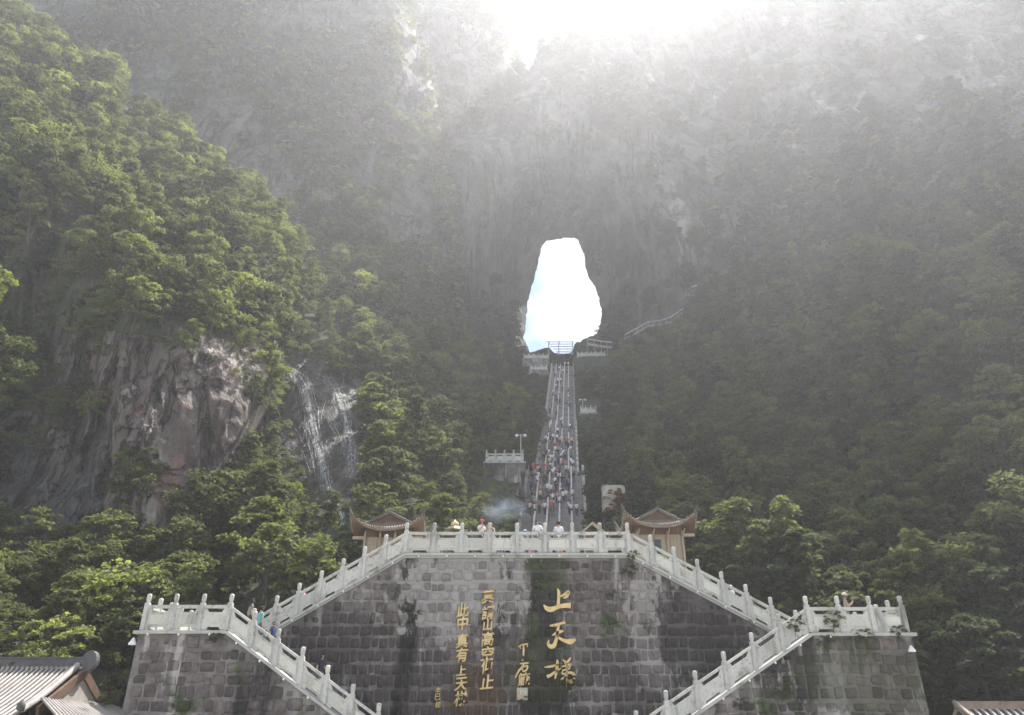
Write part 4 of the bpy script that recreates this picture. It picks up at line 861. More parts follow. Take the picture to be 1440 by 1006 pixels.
# ================================================================== PAVILIONS
def pavilion(px_c, px_w, py_eave, py_apex, Y, label, window):
    kx = PV(px_c+1, py_eave, Y).x - PV(px_c, py_eave, Y).x
    c = PV(px_c, py_eave, Y); A = kx*px_w/2; D = A*.82; e = empty('pavilion', (c.x, Y+D, TZ), label=label, cat='pavilion')
    ez = c.z - TZ                                                   # eave height over the terrace
    lift = A*.46
    H1 = A*.30
    def zf(x, y):
        u, v = abs(x)/A, abs(y)/D; s = max(u, v); t_ = max(0.0, (1-s)/.55)
        base = H1*min(1, t_)**1.35; edge = max(0, (s-.35)/.65)**2
        cl = lift*edge*((u**2.6)*(v**2.6)) if True else 0
        return ez + base + cl
    n = 28; V, Fc = [], []
    for j in range(n+1):
        for i in range(n+1): x, y = -A+2*A*i/n, -D+2*D*j/n; V.append((x, y, zf(x, y)))
    N1 = len(V)
    V += [(x*.97, y*.97, z-.14) for x, y, z in V]
    for j in range(n):
        for i in range(n): a = j*(n+1)+i; Fc += [(a, a+1, a+n+2, a+n+1), (a+N1, a+n+1+N1, a+n+2+N1, a+1+N1)]
    bd = [i for i in range(n+1)] + [j*(n+1)+n for j in range(1, n+1)] + [n*(n+1)+i for i in range(n-1, -1, -1)] + [j*(n+1) for j in range(n-1, 0, -1)]
    for a, b in zip(bd, bd[1:]+bd[:1]): Fc.append((a, a+N1, b+N1, b))
    mi = [0 if k % 2 == 0 else 1 for k in range(2*n*n)] + [0]*len(bd)
    roof = bpy.data.objects.new('roof', mesh_data('roof', V, Fc, [M['tile_brown'], M['wood_dark']], mi, True)); link(roof, e)
    tl = MB(); sp = A*2/30
    for k in range(31):
        x = -A+.02+k*(2*A-.04)/30
        for s_ in (-1, 1):
            y1 = max(.42*D, D*abs(x)/A if abs(x) > .42*A else .42*D)
            if D - y1 < .06: continue
            pts = [(x, s_*(D*1.01 + (y1-D)*f), zf(x, s_*min(D, D+(y1-D)*f))+.035) for f in np.linspace(0, 1, 6)]; tl.tube(pts, .042, 6)
    for k in range(25):
        y = -D+.02+k*(2*D-.04)/24
        for s_ in (-1, 1):
            x1 = max(.42*A, A*abs(y)/D)
            if A - x1 < .06: continue
            tl.tube([(s_*(A*1.01+(x1-A)*f), y, zf(s_*min(A, A+(x1-A)*f), y)+.035) for f in np.linspace(0, 1, 6)], .042, 6)
    tl.build('tile_rows', M['tile_brown'], roof, True)
    for sx in (-1, 1):
        for sy in (-1, 1):
            mb = MB(); pts = [(sx*A*f, sy*D*f, zf(sx*A*f, sy*D*f)+.07) for f in np.linspace(.45, 1.0, 8)] + [(sx*A*1.04, sy*D*1.04, zf(sx*A, sy*D)+.28)]
            mb.tube(pts, [.075]*8+[.03], 6); mb.build('hip_ridge', M['tile_dark'], roof, True)
    ga = A*.50; gz = ez+H1-.10; gh = A*.24; gd = D*.62; mb = MB()
    prof = [(-ga, 0), (-ga*.45, gh*.50), (0, gh), (ga*.45, gh*.50), (ga, 0)]
    top = [(x, gz+z) for x, z in prof]
    mb.prism([(x, z-.10) for x, z in top] + [(x*1.02, z+.02) for x, z in reversed(top)], -gd, gd) if False else None
    for (x0, z0), (x1, z1) in zip(top, top[1:]):
        mb.add([(x0, -gd, z0), (x1, -gd, z1), (x1, gd, z1), (x0, gd, z0), (x0, -gd, z0+.10), (x1, -gd, z1+.10), (x1, gd, z1+.10), (x0, gd, z0+.10)], [(0, 1, 2, 3), (4, 7, 6, 5), (0, 4, 5, 1), (3, 2, 6, 7), (0, 3, 7, 4), (1, 5, 6, 2)])
    mb.build('upper_roof', M['tile_brown'], e)
    mb = MB(); mb.prism(top[:5], -gd+.18, -gd+.26); mb.build('gable_board', M['wood_dark'], e)
    mb = MB(); mb.tube([(0, -gd-.05, gz+gh+.12), (0, gd+.05, gz+gh+.12)], .09, 6); mb.build('top_ridge', M['tile_dark'], e)
    for s_ in (-1, 1):
        mb = MB(); mb.tube([(x*s_, -gd, z+.11) for x, z in [(0, gz+gh), (ga*.45, gz+gh*.5), (ga, gz)]], .055, 5); mb.build('verge', M['tile_dark'], e)
    bw, bd_ = A*.60, D*.58; bt = ez-.35
    mb = MB(); mb.box(-bw+.06, bw-.06, -bd_+.05, bd_-.05, 0, bt); mb.build('wall', M['wood'], e)
    mb = MB(); mb.box(-bw-.02, bw+.02, -bd_-.02, bd_+.02, bt, ez+.25); mb.build('frieze', M['wood_dark'], e)
    for k in range(4):
        x = -bw+2*bw*k/3; mb = MB(); mb.lathe([(.085, 0), (.085, bt+.2)], 8, (x, -bd_-.03, 0)); mb.build('column', M['wood'], e, True)
        mb = MB(); mb.tube([(x, -bd_-.05, bt-.15), (x+.05, -bd_-.25, bt+.05), (x+.08, -bd_-.5, bt+.22)], [.05, .05, .04], 5); mb.build('bracket', M['wood'], e)
    for s_ in (-1, 1):
        mb = MB(); mb.box(min(s_*bw, s_*(bw+.75)), max(s_*bw, s_*(bw+.75)), -bd_-.06, -bd_+.10, bt-.12, bt+.04); mb.build('beam_end', M['wood'], e)
    for k in range(14):
        x = -bw+.12+k*(2*bw-.24)/13; mb = MB(); mb.box(x-.02, x+.02, -bd_+.015, -bd_+.055, .1, bt-.1); mb.build('wall_batten', M['wood'], e)
    mb = MB(); mb.box(-bw*.30-.22, -bw*.30+.42, -bd_-.01, -bd_+.035, bt-1.15, bt-.30)
    if window: wdw = mb.build('window', M['glass'], e); f = MB(); f.box(-bw*.30-.28, -bw*.30+.48, -bd_-.025, -bd_+.01, bt-.30, bt-.22); f.build('window_frame', M['wood'], wdw)
    return e
pavilion(543, 106, 743, 720, 44.0, 'wooden pavilion with sunlit upswept tile roof at the left terrace end', False)
pavilion(930, 106, 739, 714, 44.0, 'shaded wooden pavilion with dark window at the right terrace end', True)

# ================================================================== TEMPLE ROOFS
def tile_slope(parent, x0, x1, yr, zr, run, drop, name, dir_=-1, sp=.27):
    """curved tiled slope falling from the ridge line (x0..x1, yr, zr)"""
    def pt(x, f): return (x, yr + dir_*run*f, zr - drop*(1.25*f - .25*f*f))
    mb = MB(); n = 10; V = []
    for f in np.linspace(0, 1, n+1): V += [pt(x0, f), pt(x1, f)]
    V2 = [(x, y, z-.18) for x, y, z in V]; Fc = []
    for i in range(n): Fc += [(2*i, 2*i+1, 2*i+3, 2*i+2)]
    m_ = len(V); Fc += [(a+m_, b+m_, c+m_, d+m_) for d, c, b, a in Fc]
    mb.add(V+V2, Fc); sl = mb.build(name, M['tile_dark'], parent)
    k = int((x1-x0)/sp)
    for i in range(k+1):
        x = x0 + (x1-x0)*i/k; t_ = MB(); t_.tube([tuple(np.array(pt(x, f))+np.array([0, 0, .05])) for f in np.linspace(0, 1.01, 9)], .075, 6); t_.build('tile_row', M['tile'], sl, True)
    return sl
rp = PV(122, 931, 44); e = empty('temple_hall', (rp.x, 44, 0), label='grey tiled temple hall roof with round ridge ornament beside the left platform', cat='temple')
rz_ = rp.z; Lh = 9.0
tile_slope(e, -Lh, -.55, 0, rz_-.30, 5.2, 2.9, 'front_slope'); tile_slope(e, -Lh, -.55, 0, rz_-.30, 5.2, 2.9, 'back_slope', 1, .5)
mb = MB(); mb.box(-Lh, .0, -.16, .16, rz_-.40, rz_+.16); mb.box(-Lh, .0, -.22, .22, rz_+.16, rz_+.24); mb.build('main_ridge', M['tile_dark'], e)
mb = MB()
for i in range(34): x = -Lh+.13+i*.265; mb.lathe([(.0, -.08), (.09, -.06), (.09, .06), (0, .08)], 6, (x, -.22, rz_-.32))
mb.build('ridge_beads', M['tile'], e)
orn = MB()
Vd = []; 
for k in range(16):
    a = 2*math.pi*k/16; Vd.append((.20+.40*math.cos(a), .05+.52*math.sin(a)))
orn.prism([(x, rz_+z) for x, z in Vd], -.20, .20); orn.prism([(-.25, rz_-.55), (.30, rz_-.60), (.45, rz_-.1), (-.2, rz_+.1)], -.16, .16); orn.build('ridge_ornament', M['tile_dark'], e)
for s_, nm in ((-1, 'verge_ridge'), (1, 'verge_ridge')):
    mb = MB(); pts = [(-.40, s_*5.2*f, rz_-.12-2.9*(1.25*f-.25*f*f)+(.35*max(0, f-.55)**2*4)) for f in np.linspace(0, .80, 9)]
    mb.tube(pts, .17, 6); mb.build(nm, M['tile'], e, True)
    mb = MB(); mb.lathe([(.05, -.1), (.2, 0), (.2, .2), (.05, .42)], 7, (-.40, s_*4.25, pts[-1][2])); mb.build('ridge_finial', M['tile_dark'], e, True)
gp = [(-2.9, rz_-2.4), (0, rz_-.45), (2.9, rz_-2.4)]
mb = MB(); mb.add([(.0, y, z) for y, z in gp] + [(-.25, y, z) for y, z in gp], [(0, 1, 2), (3, 5, 4), (0, 3, 4, 1), (1, 4, 5, 2), (0, 2, 5, 3)]); mb.build('gable_wall', M['plaster'], e)
for s_ in (-1, 1):
    mb = MB(); mb.add([(.12, 0, rz_-.30), (.12, s_*3.6, rz_-2.35), (.12, s_*3.5, rz_-2.75), (.12, 0, rz_-.85), (-.05, 0, rz_-.30), (-.05, s_*3.6, rz_-2.35), (-.05, s_*3.5, rz_-2.75), (-.05, 0, rz_-.85)], [(0, 1, 2, 3), (4, 7, 6, 5), (0, 4, 5, 1), (1, 5, 6, 2), (2, 6, 7, 3), (3, 7, 4, 0)]); mb.build('bargeboard', M['wood_dark'], e)
# side skirt falling to the right below the gable
mb = MB(); V = []
for f in np.linspace(0, 1, 7): V += [(0+1.9*f, -3.4-1.4*f, rz_-2.0-.95*f), (0+1.9*f, 3.4+1.4*f, rz_-2.0-.95*f)]
mb.add(V, [(2*i, 2*i+2, 2*i+3, 2*i+1) for i in range(6)]); sk = mb.build('side_slope', M['tile_dark'], e)
for i in range(26):
    y = -3.4+i*6.8/25; t_ = MB(); t_.tube([(1.92*f, y*(1+.41*f), rz_-1.95-.95*f) for f in np.linspace(0, 1, 5)], .07, 6); t_.build('tile_row', M['tile'], sk, True)
mb = MB(); mb.box(-Lh, 1.3, -4.4, 4.4, 0, rz_-3.05); mb.build('hall_wall', M['red_paint'], e)
mb = MB(); mb.box(-Lh, 1.5, -4.7, 4.7, rz_-3.35, rz_-3.02); mb.build('eave_beam', M['wood_dark'], e)
# low roof at the far right
rp = PV(1342, 988, 38.5); e = empty('side_hall', (rp.x, 38.5, 0), label='low brown tiled roof at the foot of the right slope', cat='hall')
mb = MB(); mb.box(0, 9, -.15, .15, rp.z-.30, rp.z+.05); mb.build('main_ridge', M['tile_brown'], e)
tile_slope(e, .1, 9, 0, rp.z-.28, 4, 2.2, 'front_slope', -1, .34); tile_slope(e, .1, 9, 0, rp.z-.28, 4, 2.2, 'back_slope', 1, .5)
mb = MB(); mb.box(.6, 8.6, -3.2, 3.2, 0, rp.z-1.6); mb.build('hall_wall', M['red_paint'], e)
mb = MB(); mb.tube([(0, -4.1*f, rp.z+.0-2.25*f) for f in np.linspace(0, 1, 6)], .12, 6); mb.build('verge_ridge', M['tile_brown'], e, True)

# ================================================================== SMALL THINGS
c = PV(640, 731, 43); h = c.z-TZ
e = empty('incense_burner', (c.x, 43, TZ), label='bronze incense burner with tiered lid and knob on the terrace', cat='incense burner')
mb = MB(); mb.lathe([(.30, 0), (.34, .1), (.26, .3), (.42, .55), (.48, .8), (.46, 1.0)], 12); mb.build('bowl', M['bronze'], e, True)
mb = MB(); mb.lathe([(.30, 1.0), (.30, h-.75)], 8); mb.build('neck', M['bronze'], e, True)
mb = MB(); mb.lathe([(.66, h-.72), (.70, h-.66), (.40, h-.45), (.18, h-.38)], 8); mb.build('lid', M['bronze'], e)
mb = MB(); mb.lathe([(.16, h-.40), (.24, h-.30), (.22, h-.18), (.08, h-.10), (.02, h)], 10); mb.build('knob', M['gold'], e, True)
c = PV(833, 735, 43.5); h = c.z-TZ
e = empty('notice_board', (c.x, 43.5, TZ), label='small wooden notice board with a gabled top on the terrace', cat='notice board')
for s_ in (-1, 1):
    mb = MB(); mb.box(s_*.5-.05, s_*.5+.05, -.05, .05, 0, h-.5); mb.build('leg', M['wood'], e)
    mb = MB(); mb.add([(0, -.2, h), (s_*.75, -.2, h-.62), (s_*.75, .2, h-.62), (0, .2, h), (0, -.2, h-.1), (s_*.75, -.2, h-.72), (s_*.75, .2, h-.72), (0, .2, h-.1)], [(0, 1, 2, 3), (7, 6, 5, 4), (0, 4, 5, 1), (1, 5, 6, 2), (3, 2, 6, 7)]); mb.build('gable_roof', M['wood'], e)
mb = MB(); mb.box(-.45, .45, -.03, .03, .5, h-.6); mb.build('board', M['wood_dark'], e)
def floodlight(px, py, Y, sx, label):
    c = PV(px, py, Y); e = empty('floodlight', c, label=label, cat='floodlight'); e.scale = (.75,)*3
    mb = MB(); mb.lathe([(.22, -.16), (.24, -.08), (.14, .06), (.08, .20), (.03, .24)], 10); mb.build('housing', M['white'], e, True)
    mb = MB(); mb.tube([(0, 0, 0), (-sx*.28, .1, .0)], .04, 5); mb.build('bracket', M['metal'], e)
floodlight(187, 903, 34.2, -1, 'white floodlight fixed to the corner of the left stone wall'); floodlight(1281, 913, 34.2, 1, 'white floodlight fixed to the corner of the right stone wall')
c = PV(1242, 873, FL-.05); e = empty('leaning_board', c, label='narrow grey board leaning on the right landing balustrade', cat='board'); e.rotation_euler = (0, R(-14), 0)
mb = MB(); mb.box(-.10, .10, -.03, .03, -.45, .55); mb.build('board', M['coping'], e); mb = MB(); mb.box(-.05, -.03, -.05, -.028, -.42, .52); mb.build('batten', M['metal'], e)

for k, (px, py, Y, s_, nm, lb) in enumerate(((-34, 440, 52, .75, 'round_b', 'sunlit pale green tree reaching in beside the left hill'), (-30, 560, 50, .9, 'round', 'dim green tree below the sunlit pale one at the left hill'))):
    e = empty('tree', PV(px, py, Y), k, label=lb, cat='tree'); e.scale = (s_,)*3; inst('trunk', PROTO[nm][1], e); inst('crown', PROTO[nm][0], e)
# boulder with a red creeper
c = PV(864, 716, 71); e = empty('boulder', c, label='pale flat-faced boulder overgrown by red leaves right of the stairway foot', cat='rock')
bm = bmesh.new(); bmesh.ops.create_icosphere(bm, subdivisions=4, radius=1)
for v in bm.verts:
    p = v.co.copy(); q = Vector((max(-.72, min(.72, p.x*2.0)), max(-.6, min(.6, p.y*1.8)), max(-.8, min(.82-.12*(p.x > .3), p.z*2.0)))); k = 1+.12*float(fbm(p.x*2, p.y*2, p.z*2, 3, 81)); v.co = Vector((q.x*1.5*k, q.y*.8*k, q.z*1.5*k+1.0))
me = bpy.data.meshes.new('boulder'); bm.to_mesh(me); bm.free(); me.materials.append(M['boulder']); inst('rock', me, e)
for k, (dx, dz, s_) in enumerate(((.25, .3, .55), (.9, -.2, .5), (.3, -.9, .6))):
    q = empty('red_shrub', (c.x+dx, 69.9, c.z+dz), label=('red-leaved creeper across the pale boulder face', 'red-leaved creeper at the right edge of the pale boulder', 'red-leaved shrub at the foot of the pale boulder')[k], cat='shrub'); q.scale = (s_,)*3; q.rotation_euler = (0, 0, k*2.1)
    inst('crown', PROTO['red'][0], q); inst('stem', PROTO['red'][1], q)

# tufts and creepers rooted in the walls
def wall_plant(px, py, Y, s_, label, pale=False):
    c = PV(px, py, Y); q = empty('wall_plant', c, label=label, cat='plant'); s_ *= .62; q.scale = (s_, s_*.35, s_*1.2); q.rotation_euler = (R(8), 0, 0)
    p = PROTO['shrub_b' if pale else 'shrub']; inst('leaves', p[0], q); inst('stem', p[1], q)
for a in ((798, 972, FU-.05, .33, 'green tuft below the last big golden character'), (741, 998, FU-.05, .30, 'green tuft under the carved seal'), (757, 832, FU, .28, 'creeper left of the topmost big golden character'), (884, 812, FU, .30, 'creeper under the right corner of the upper terrace'), (889, 788, FU, .24, 'small creeper hanging at the right corner of the upper terrace'), (583, 872, FU, .22, 'small tuft on the wall left of the verses'), (745, 905, FU, .20, 'tuft between the verses and the big characters'), (860, 840, FU, .18, 'tuft right of the big characters')): wall_plant(*a)
for a in ((1172, 884, FL-.1, .36, 'straggly creeper on the right landing balustrade'), (1118, 890, FL-.1, .30, 'straggly creeper at the top of the lower right stair balustrade'), (1160, 915, FL, .32, 'moss-green tuft under the right landing coping'), (1262, 900, FL, .30, 'yellowish tuft at the corner under the right landing'), (1215, 905, FL, .30, 'dark green tuft under the middle of the right landing'), (1100, 985, FL, .34, 'green tuft low on the right stair wall'), (1040, 1000, FL, .25, 'tuft beside the lower right stair coping')): wall_plant(*a)
wall_plant(300, 905, FL, .22, 'mossy tuft below the left landing coping')

# ================================================================== WATERFALL
def fall(name, label, path, nst, spread, seed, layer=mid):
    rs = np.random.default_rng(seed); pa = np.array(path, float); e = empty(name, PV(pa[-1, 0], pa[-1, 1], float(layer.Y(pa[-1, 0], pa[-1, 1]))), label=label, cat='waterfall'); o = e.location.copy(); parts_ = [MB(), MB(), MB()]
    for k in range(nst):
        core = k < nst*.35; off = rs.normal()*spread*(.62 if core else 1.2); ln = .35+.4*rs.random() if core else .10+.30*rs.random(); t0 = rs.random()*(1-ln); m_ = max(6, int(ln*34)); ph = rs.random()*6; PX_, PY_, rad = [], [], []
        for i in range(m_):
            f = t0+ln*i/(m_-1); g_ = f*(len(pa)-1); a = int(min(len(pa)-2, g_)); q = pa[a]+(pa[a+1]-pa[a])*(g_-a)
            PX_.append(q[0] + off*(.7+.5*math.sin(f*7+ph)) + 1.3*math.sin(f*23+ph) + rs.normal()*.35); PY_.append(q[1] + rs.normal()*.5); rad.append((.010+.032*rs.random()**2)*(1.2 if core else .8)*(.4+.6*math.sin(math.pi*(i+.5)/m_)))
        PX_, PY_ = np.array(PX_), np.array(PY_); Yb = layer.Y(PX_, PY_) - .35 - .25*rs.random(); X, Y, Z = P(PX_, PY_, Yb)
        parts_[0 if core else 1+k % 2].tube([Vector(q)-o for q in zip(X, Y, Z)], rad, 4)
    vl = MB(); ks = 9; m_ = 40; V = []
    for i in range(m_):
        f = i/(m_-1); g_ = f*(len(pa)-1); a = int(min(len(pa)-2, g_)); q = pa[a]+(pa[a+1]-pa[a])*(g_-a)
        for c_ in range(ks):
            px_ = q[0]+(c_/(ks-1)-.5)*2.4*spread*(.55+.45*math.sin(f*9+seed)); X, Y, Z = P(px_, q[1], float(layer.Y(px_, q[1]))-.3); V.append(Vector((X, Y, Z))-o)
    vl.add(V, [(i*ks+c_, i*ks+c_+1, (i+1)*ks+c_+1, (i+1)*ks+c_) for i in range(m_-1) for c_ in range(ks-1)]); vl.build('veil', M['water_veil'], e, True)
    for mb, nm in zip(parts_, ('main_stream', 'side_trickles', 'side_trickles')): mb.build(nm, M['water'], e, True)
fall('waterfall', 'white waterfall streaming down dark rock beside the sunlit hill', [(403,512),(418,526),(430,545),(430,565),(436,590),(442,615),(450,640),(456,665),(461,694)], 90, 8.5, 301)
fall('waterfall', 'thin trickling waterfall right of the main fall', [(460,528),(470,550),(480,570),(487,595),(491,625),(492,672)], 44, 8.0, 302)
fall('stream', 'short white cascade behind the left pavilion roof', [(468,688),(474,705),(480,720),(484,742)], 34, 2.6, 303)
# rock behind the falls stays bare

# ================================================================== SMOKE
c = PV(706, 716, 58); bm = bmesh.new(); bmesh.ops.create_icosphere(bm, subdivisions=3, radius=1)
for v in bm.verts: v.co = Vector((v.co.x*2.3+.5*v.co.z, v.co.y*1.3, v.co.z*1.15))
me = bpy.data.meshes.new('smoke'); bm.to_mesh(me); bm.free(); sm, st = material('blue_smoke')
geo = N(st, 'ShaderNodeTexCoord'); nz_ = N(st, 'ShaderNodeTexNoise'); nz_.inputs['Scale'].default_value = .9; nz_.inputs['Detail'].default_value = 3
gr = N(st, 'ShaderNodeVectorMath', operation='LENGTH'); mpp = N(st, 'ShaderNodeMapping'); mpp.inputs['Scale'].default_value = (.42, .75, .85)
st.links.new(geo.outputs['Object'], mpp.inputs[0]); st.links.new(mpp.outputs[0], gr.inputs[0]); st.links.new(geo.outputs['Object'], nz_.inputs['Vector'])
m1 = N(st, 'ShaderNodeMath', operation='SUBTRACT'); m1.inputs[0].default_value = 1.0; st.links.new(gr.outputs['Value'], m1.inputs[1])
m2 = N(st, 'ShaderNodeMapRange'); m2.inputs['From Min'].default_value = .40; m2.inputs['From Max'].default_value = .7; st.links.new(nz_.outputs['Fac'], m2.inputs[0])
m3 = N(st, 'ShaderNodeMath', operation='MULTIPLY'); st.links.new(m1.outputs[0], m3.inputs[0]); st.links.new(m2.outputs[0], m3.inputs[1])
m4 = N(st, 'ShaderNodeMath', operation='MULTIPLY', use_clamp=False); m4.inputs[1].default_value = .5; st.links.new(m3.outputs[0], m4.inputs[0])
m5 = N(st, 'ShaderNodeMath', operation='MAXIMUM'); m5.inputs[1].default_value = 0; st.links.new(m4.outputs[0], m5.inputs[0])
pv2 = N(st, 'ShaderNodeVolumePrincipled'); pv2.inputs['Color'].default_value = (.62, .72, .9, 1); pv2.inputs['Anisotropy'].default_value = .3; st.links.new(m5.outputs[0], pv2.inputs['Density'])
so_ = N(st, 'ShaderNodeOutputMaterial'); st.links.new(pv2.outputs[0], so_.inputs['Volume']); me.materials.append(sm)
tag(inst('smoke', me, None, c), 'bluish incense smoke drifting left of the stairway foot', 'smoke', kind='stuff')

# ================================================================== PEOPLE
def figure(seed, pose):
    """one continuous body grown over a posed skeleton; faces sorted into skin, top, legs, shoes; facing -y"""
    J = {'pel': (0, 0, .93), 'sp': (0, .0, 1.12), 'ch': (0, -.01, 1.31), 'nk': (0, 0, 1.46), 'hb': (0, -.015, 1.53), 'hm': (0, -.02, 1.60), 'ht': (0, -.015, 1.675)}
    for s_, q in ((-1, 'l'), (1, 'r')):
        J['sh'+q] = (s_*.165, 0, 1.385); J['el'+q] = (s_*.23, .03, 1.12); J['wr'+q] = (s_*.24, -.05, .90); J['hd'+q] = (s_*.235, -.07, .81)
        J['hp'+q] = (s_*.09, 0, .88); J['kn'+q] = (s_*.10, -.01, .49); J['an'+q] = (s_*.10, .02, .09); J['to'+q] = (s_*.115, -.13, .035)
    J.update(pose)
    Rd = {'pel': (.145, .105), 'sp': (.125, .09), 'ch': (.15, .105), 'nk': (.05, .05), 'hb': (.062, .07), 'hm': (.078, .095), 'ht': (.05, .06)}
    for q in 'lr':
        Rd['sh'+q] = (.06, .06); Rd['el'+q] = (.043, .043); Rd['wr'+q] = (.03, .03); Rd['hd'+q] = (.036, .022); Rd['hp'+q] = (.085, .09); Rd['kn'+q] = (.058, .06); Rd['an'+q] = (.042, .045); Rd['to'+q] = (.042, .03)
    E_ = [('pel', 'sp'), ('sp', 'ch'), ('ch', 'nk'), ('nk', 'hb'), ('hb', 'hm'), ('hm', 'ht')]
    for q in 'lr': E_ += [('ch', 'sh'+q), ('sh'+q, 'el'+q), ('el'+q, 'wr'+q), ('wr'+q, 'hd'+q), ('pel', 'hp'+q), ('hp'+q, 'kn'+q), ('kn'+q, 'an'+q), ('an'+q, 'to'+q)]
    names = list(J); me = bpy.data.meshes.new('fig'); me.from_pydata([J[n] for n in names], [(names.index(a), names.index(b)) for a, b in E_], [])
    ob = bpy.data.objects.new('fig', me); COL.objects.link(ob); md = ob.modifiers.new('skin', 'SKIN'); md.use_smooth_shade = True; sv = me.skin_vertices[0].data
    for i, n in enumerate(names): sv[i].radius = Rd[n]; sv[i].use_root = (n == 'pel')
    ss = ob.modifiers.new('sub', 'SUBSURF'); ss.levels = 1; ss.render_levels = 1
    dg = bpy.context.evaluated_depsgraph_get(); dg.update(); bmsh = bpy.data.meshes.new_from_object(ob.evaluated_get(dg)); bpy.data.objects.remove(ob)
    V = [tuple(v.co) for v in bmsh.vertices]; Fc = [tuple(p.vertices) for p in bmsh.polygons]
    segs = [(np.array(J[a]), np.array(J[b]), a, b) for a, b in E_]; idx = []
    for f in Fc:
        c = np.mean([V[i] for i in f], 0); best = None
        for a, b, na, nb in segs:
            d = b-a; t_ = np.clip(np.dot(c-a, d)/np.dot(d, d), 0, 1); ds = np.linalg.norm(c-a-t_*d) - .5*(Rd[na][0]*(1-t_)+Rd[nb][0]*t_)
            if best is None or ds < best[0]: best = (ds, na, nb, t_)
        _, na, nb, t_ = best
        if na in ('nk', 'hb', 'hm') or (na == 'ch' and nb == 'nk' and t_ > .75): m = 0
        elif na.startswith('el') or na.startswith('wr'): m = 0
        elif na.startswith('sh') and t_ > .75: m = 0
        elif na in ('sp', 'ch') or na.startswith('sh') or (na == 'pel' and nb == 'sp'): m = 1
        elif na.startswith('an') or (na.startswith('kn') and t_ > .93): m = 3
        else: m = 2
        idx.append(m)
    mb = MB(); mb.V, mb.F, mb.I = V, Fc, idx
    for q, s_ in (('l', -1), ('r', 1)):         # fingers and thumb
        h_ = Vector(J['hd'+q]); w_ = Vector(J['wr'+q]); d = (h_-w_).normalized(); sd = d.cross(Vector((0, 1, .2))).normalized()
        nn = sd.cross(d)
        for k, ln in enumerate((.06, .075, .07, .055)):
            b0 = h_ + sd*(k-1.5)*.018; mb.tube([b0, b0+d*ln*.6+nn*.008, b0+d*ln+nn*.024], [.0095, .009, .006], 5)
        b0 = w_.lerp(h_, .45) + sd*.03; mb.tube([b0, b0+sd*.03+d*.025, b0+sd*.035+d*.055], [.011, .010, .007], 5)
    hm_ = Vector(J['hm']); mb.lathe([(.0, -.02), (.012, -.015), (.006, .02), (0, .03)], 5, (hm_.x, hm_.y-.098, hm_.z-.012))
    for s_ in (-1, 1):
        mb.lathe([(.0, -.008), (.009, 0), (0, .008)], 6, (hm_.x+s_*.032, hm_.y-.086, hm_.z+.012), 4); mb.lathe([(.0, -.03), (.014, 0), (0, .03)], 5, (hm_.x+s_*.082, hm_.y+.005, hm_.z-.01))
    mb.box(hm_.x-.022, hm_.x+.022, hm_.y-.088, hm_.y-.082, hm_.z-.052, hm_.z-.046, 0, 5)
    return mb, hm_
SKIN = flat((.50, .33, .24)); DARK = flat((.02, .018, .016)); LIP = flat((.38, .17, .14))
POSES = {
 'stand': {},
 'climb': {'knl': (-.10, .16, .60), 'anl': (-.10, .20, .27), 'tol': (-.115, .36, .22), 'tor': (.115, .12, .035), 'anr': (.10, -.04, .09), 'knr': (.10, .03, .49), 'ell': (-.24, -.04, 1.13), 'wrl': (-.25, .06, .92), 'hdl': (-.25, .09, .84), 'elr': (.24, .08, 1.12), 'wrr': (.25, .20, .95), 'hdr': (.25, .25, .88), 'ch': (0, .05, 1.31), 'nk': (0, .08, 1.45), 'hb': (0, .085, 1.52), 'hm': (0, .09, 1.59), 'ht': (0, .09, 1.665), 'shl': (-.165, .05, 1.38), 'shr': (.165, .05, 1.38)},
 'descend': {'knl': (-.10, -.10, .50), 'anl': (-.10, -.16, .02), 'tol': (-.115, -.31, -.04), 'anr': (.10, .06, .13), 'knr': (.10, -.05, .50), 'tor': (.115, -.09, .08), 'elr': (.25, .05, 1.13), 'wrr': (.25, -.12, .95), 'hdr': (.245, -.17, .88)},
 'lean': {'ell': (-.27, -.10, 1.15), 'wrl': (-.13, -.25, 1.09), 'hdl': (-.05, -.28, 1.09), 'elr': (.27, -.10, 1.15), 'wrr': (.13, -.25, 1.07), 'hdr': (.05, -.29, 1.07)},
 'phone': {'ell': (-.25, -.08, 1.16), 'wrl': (-.14, -.26, 1.30), 'hdl': (-.10, -.29, 1.36), 'elr': (.26, -.05, 1.14), 'wrr': (.12, -.26, 1.28), 'hdr': (.08, -.30, 1.33)},
}
_fig = {}
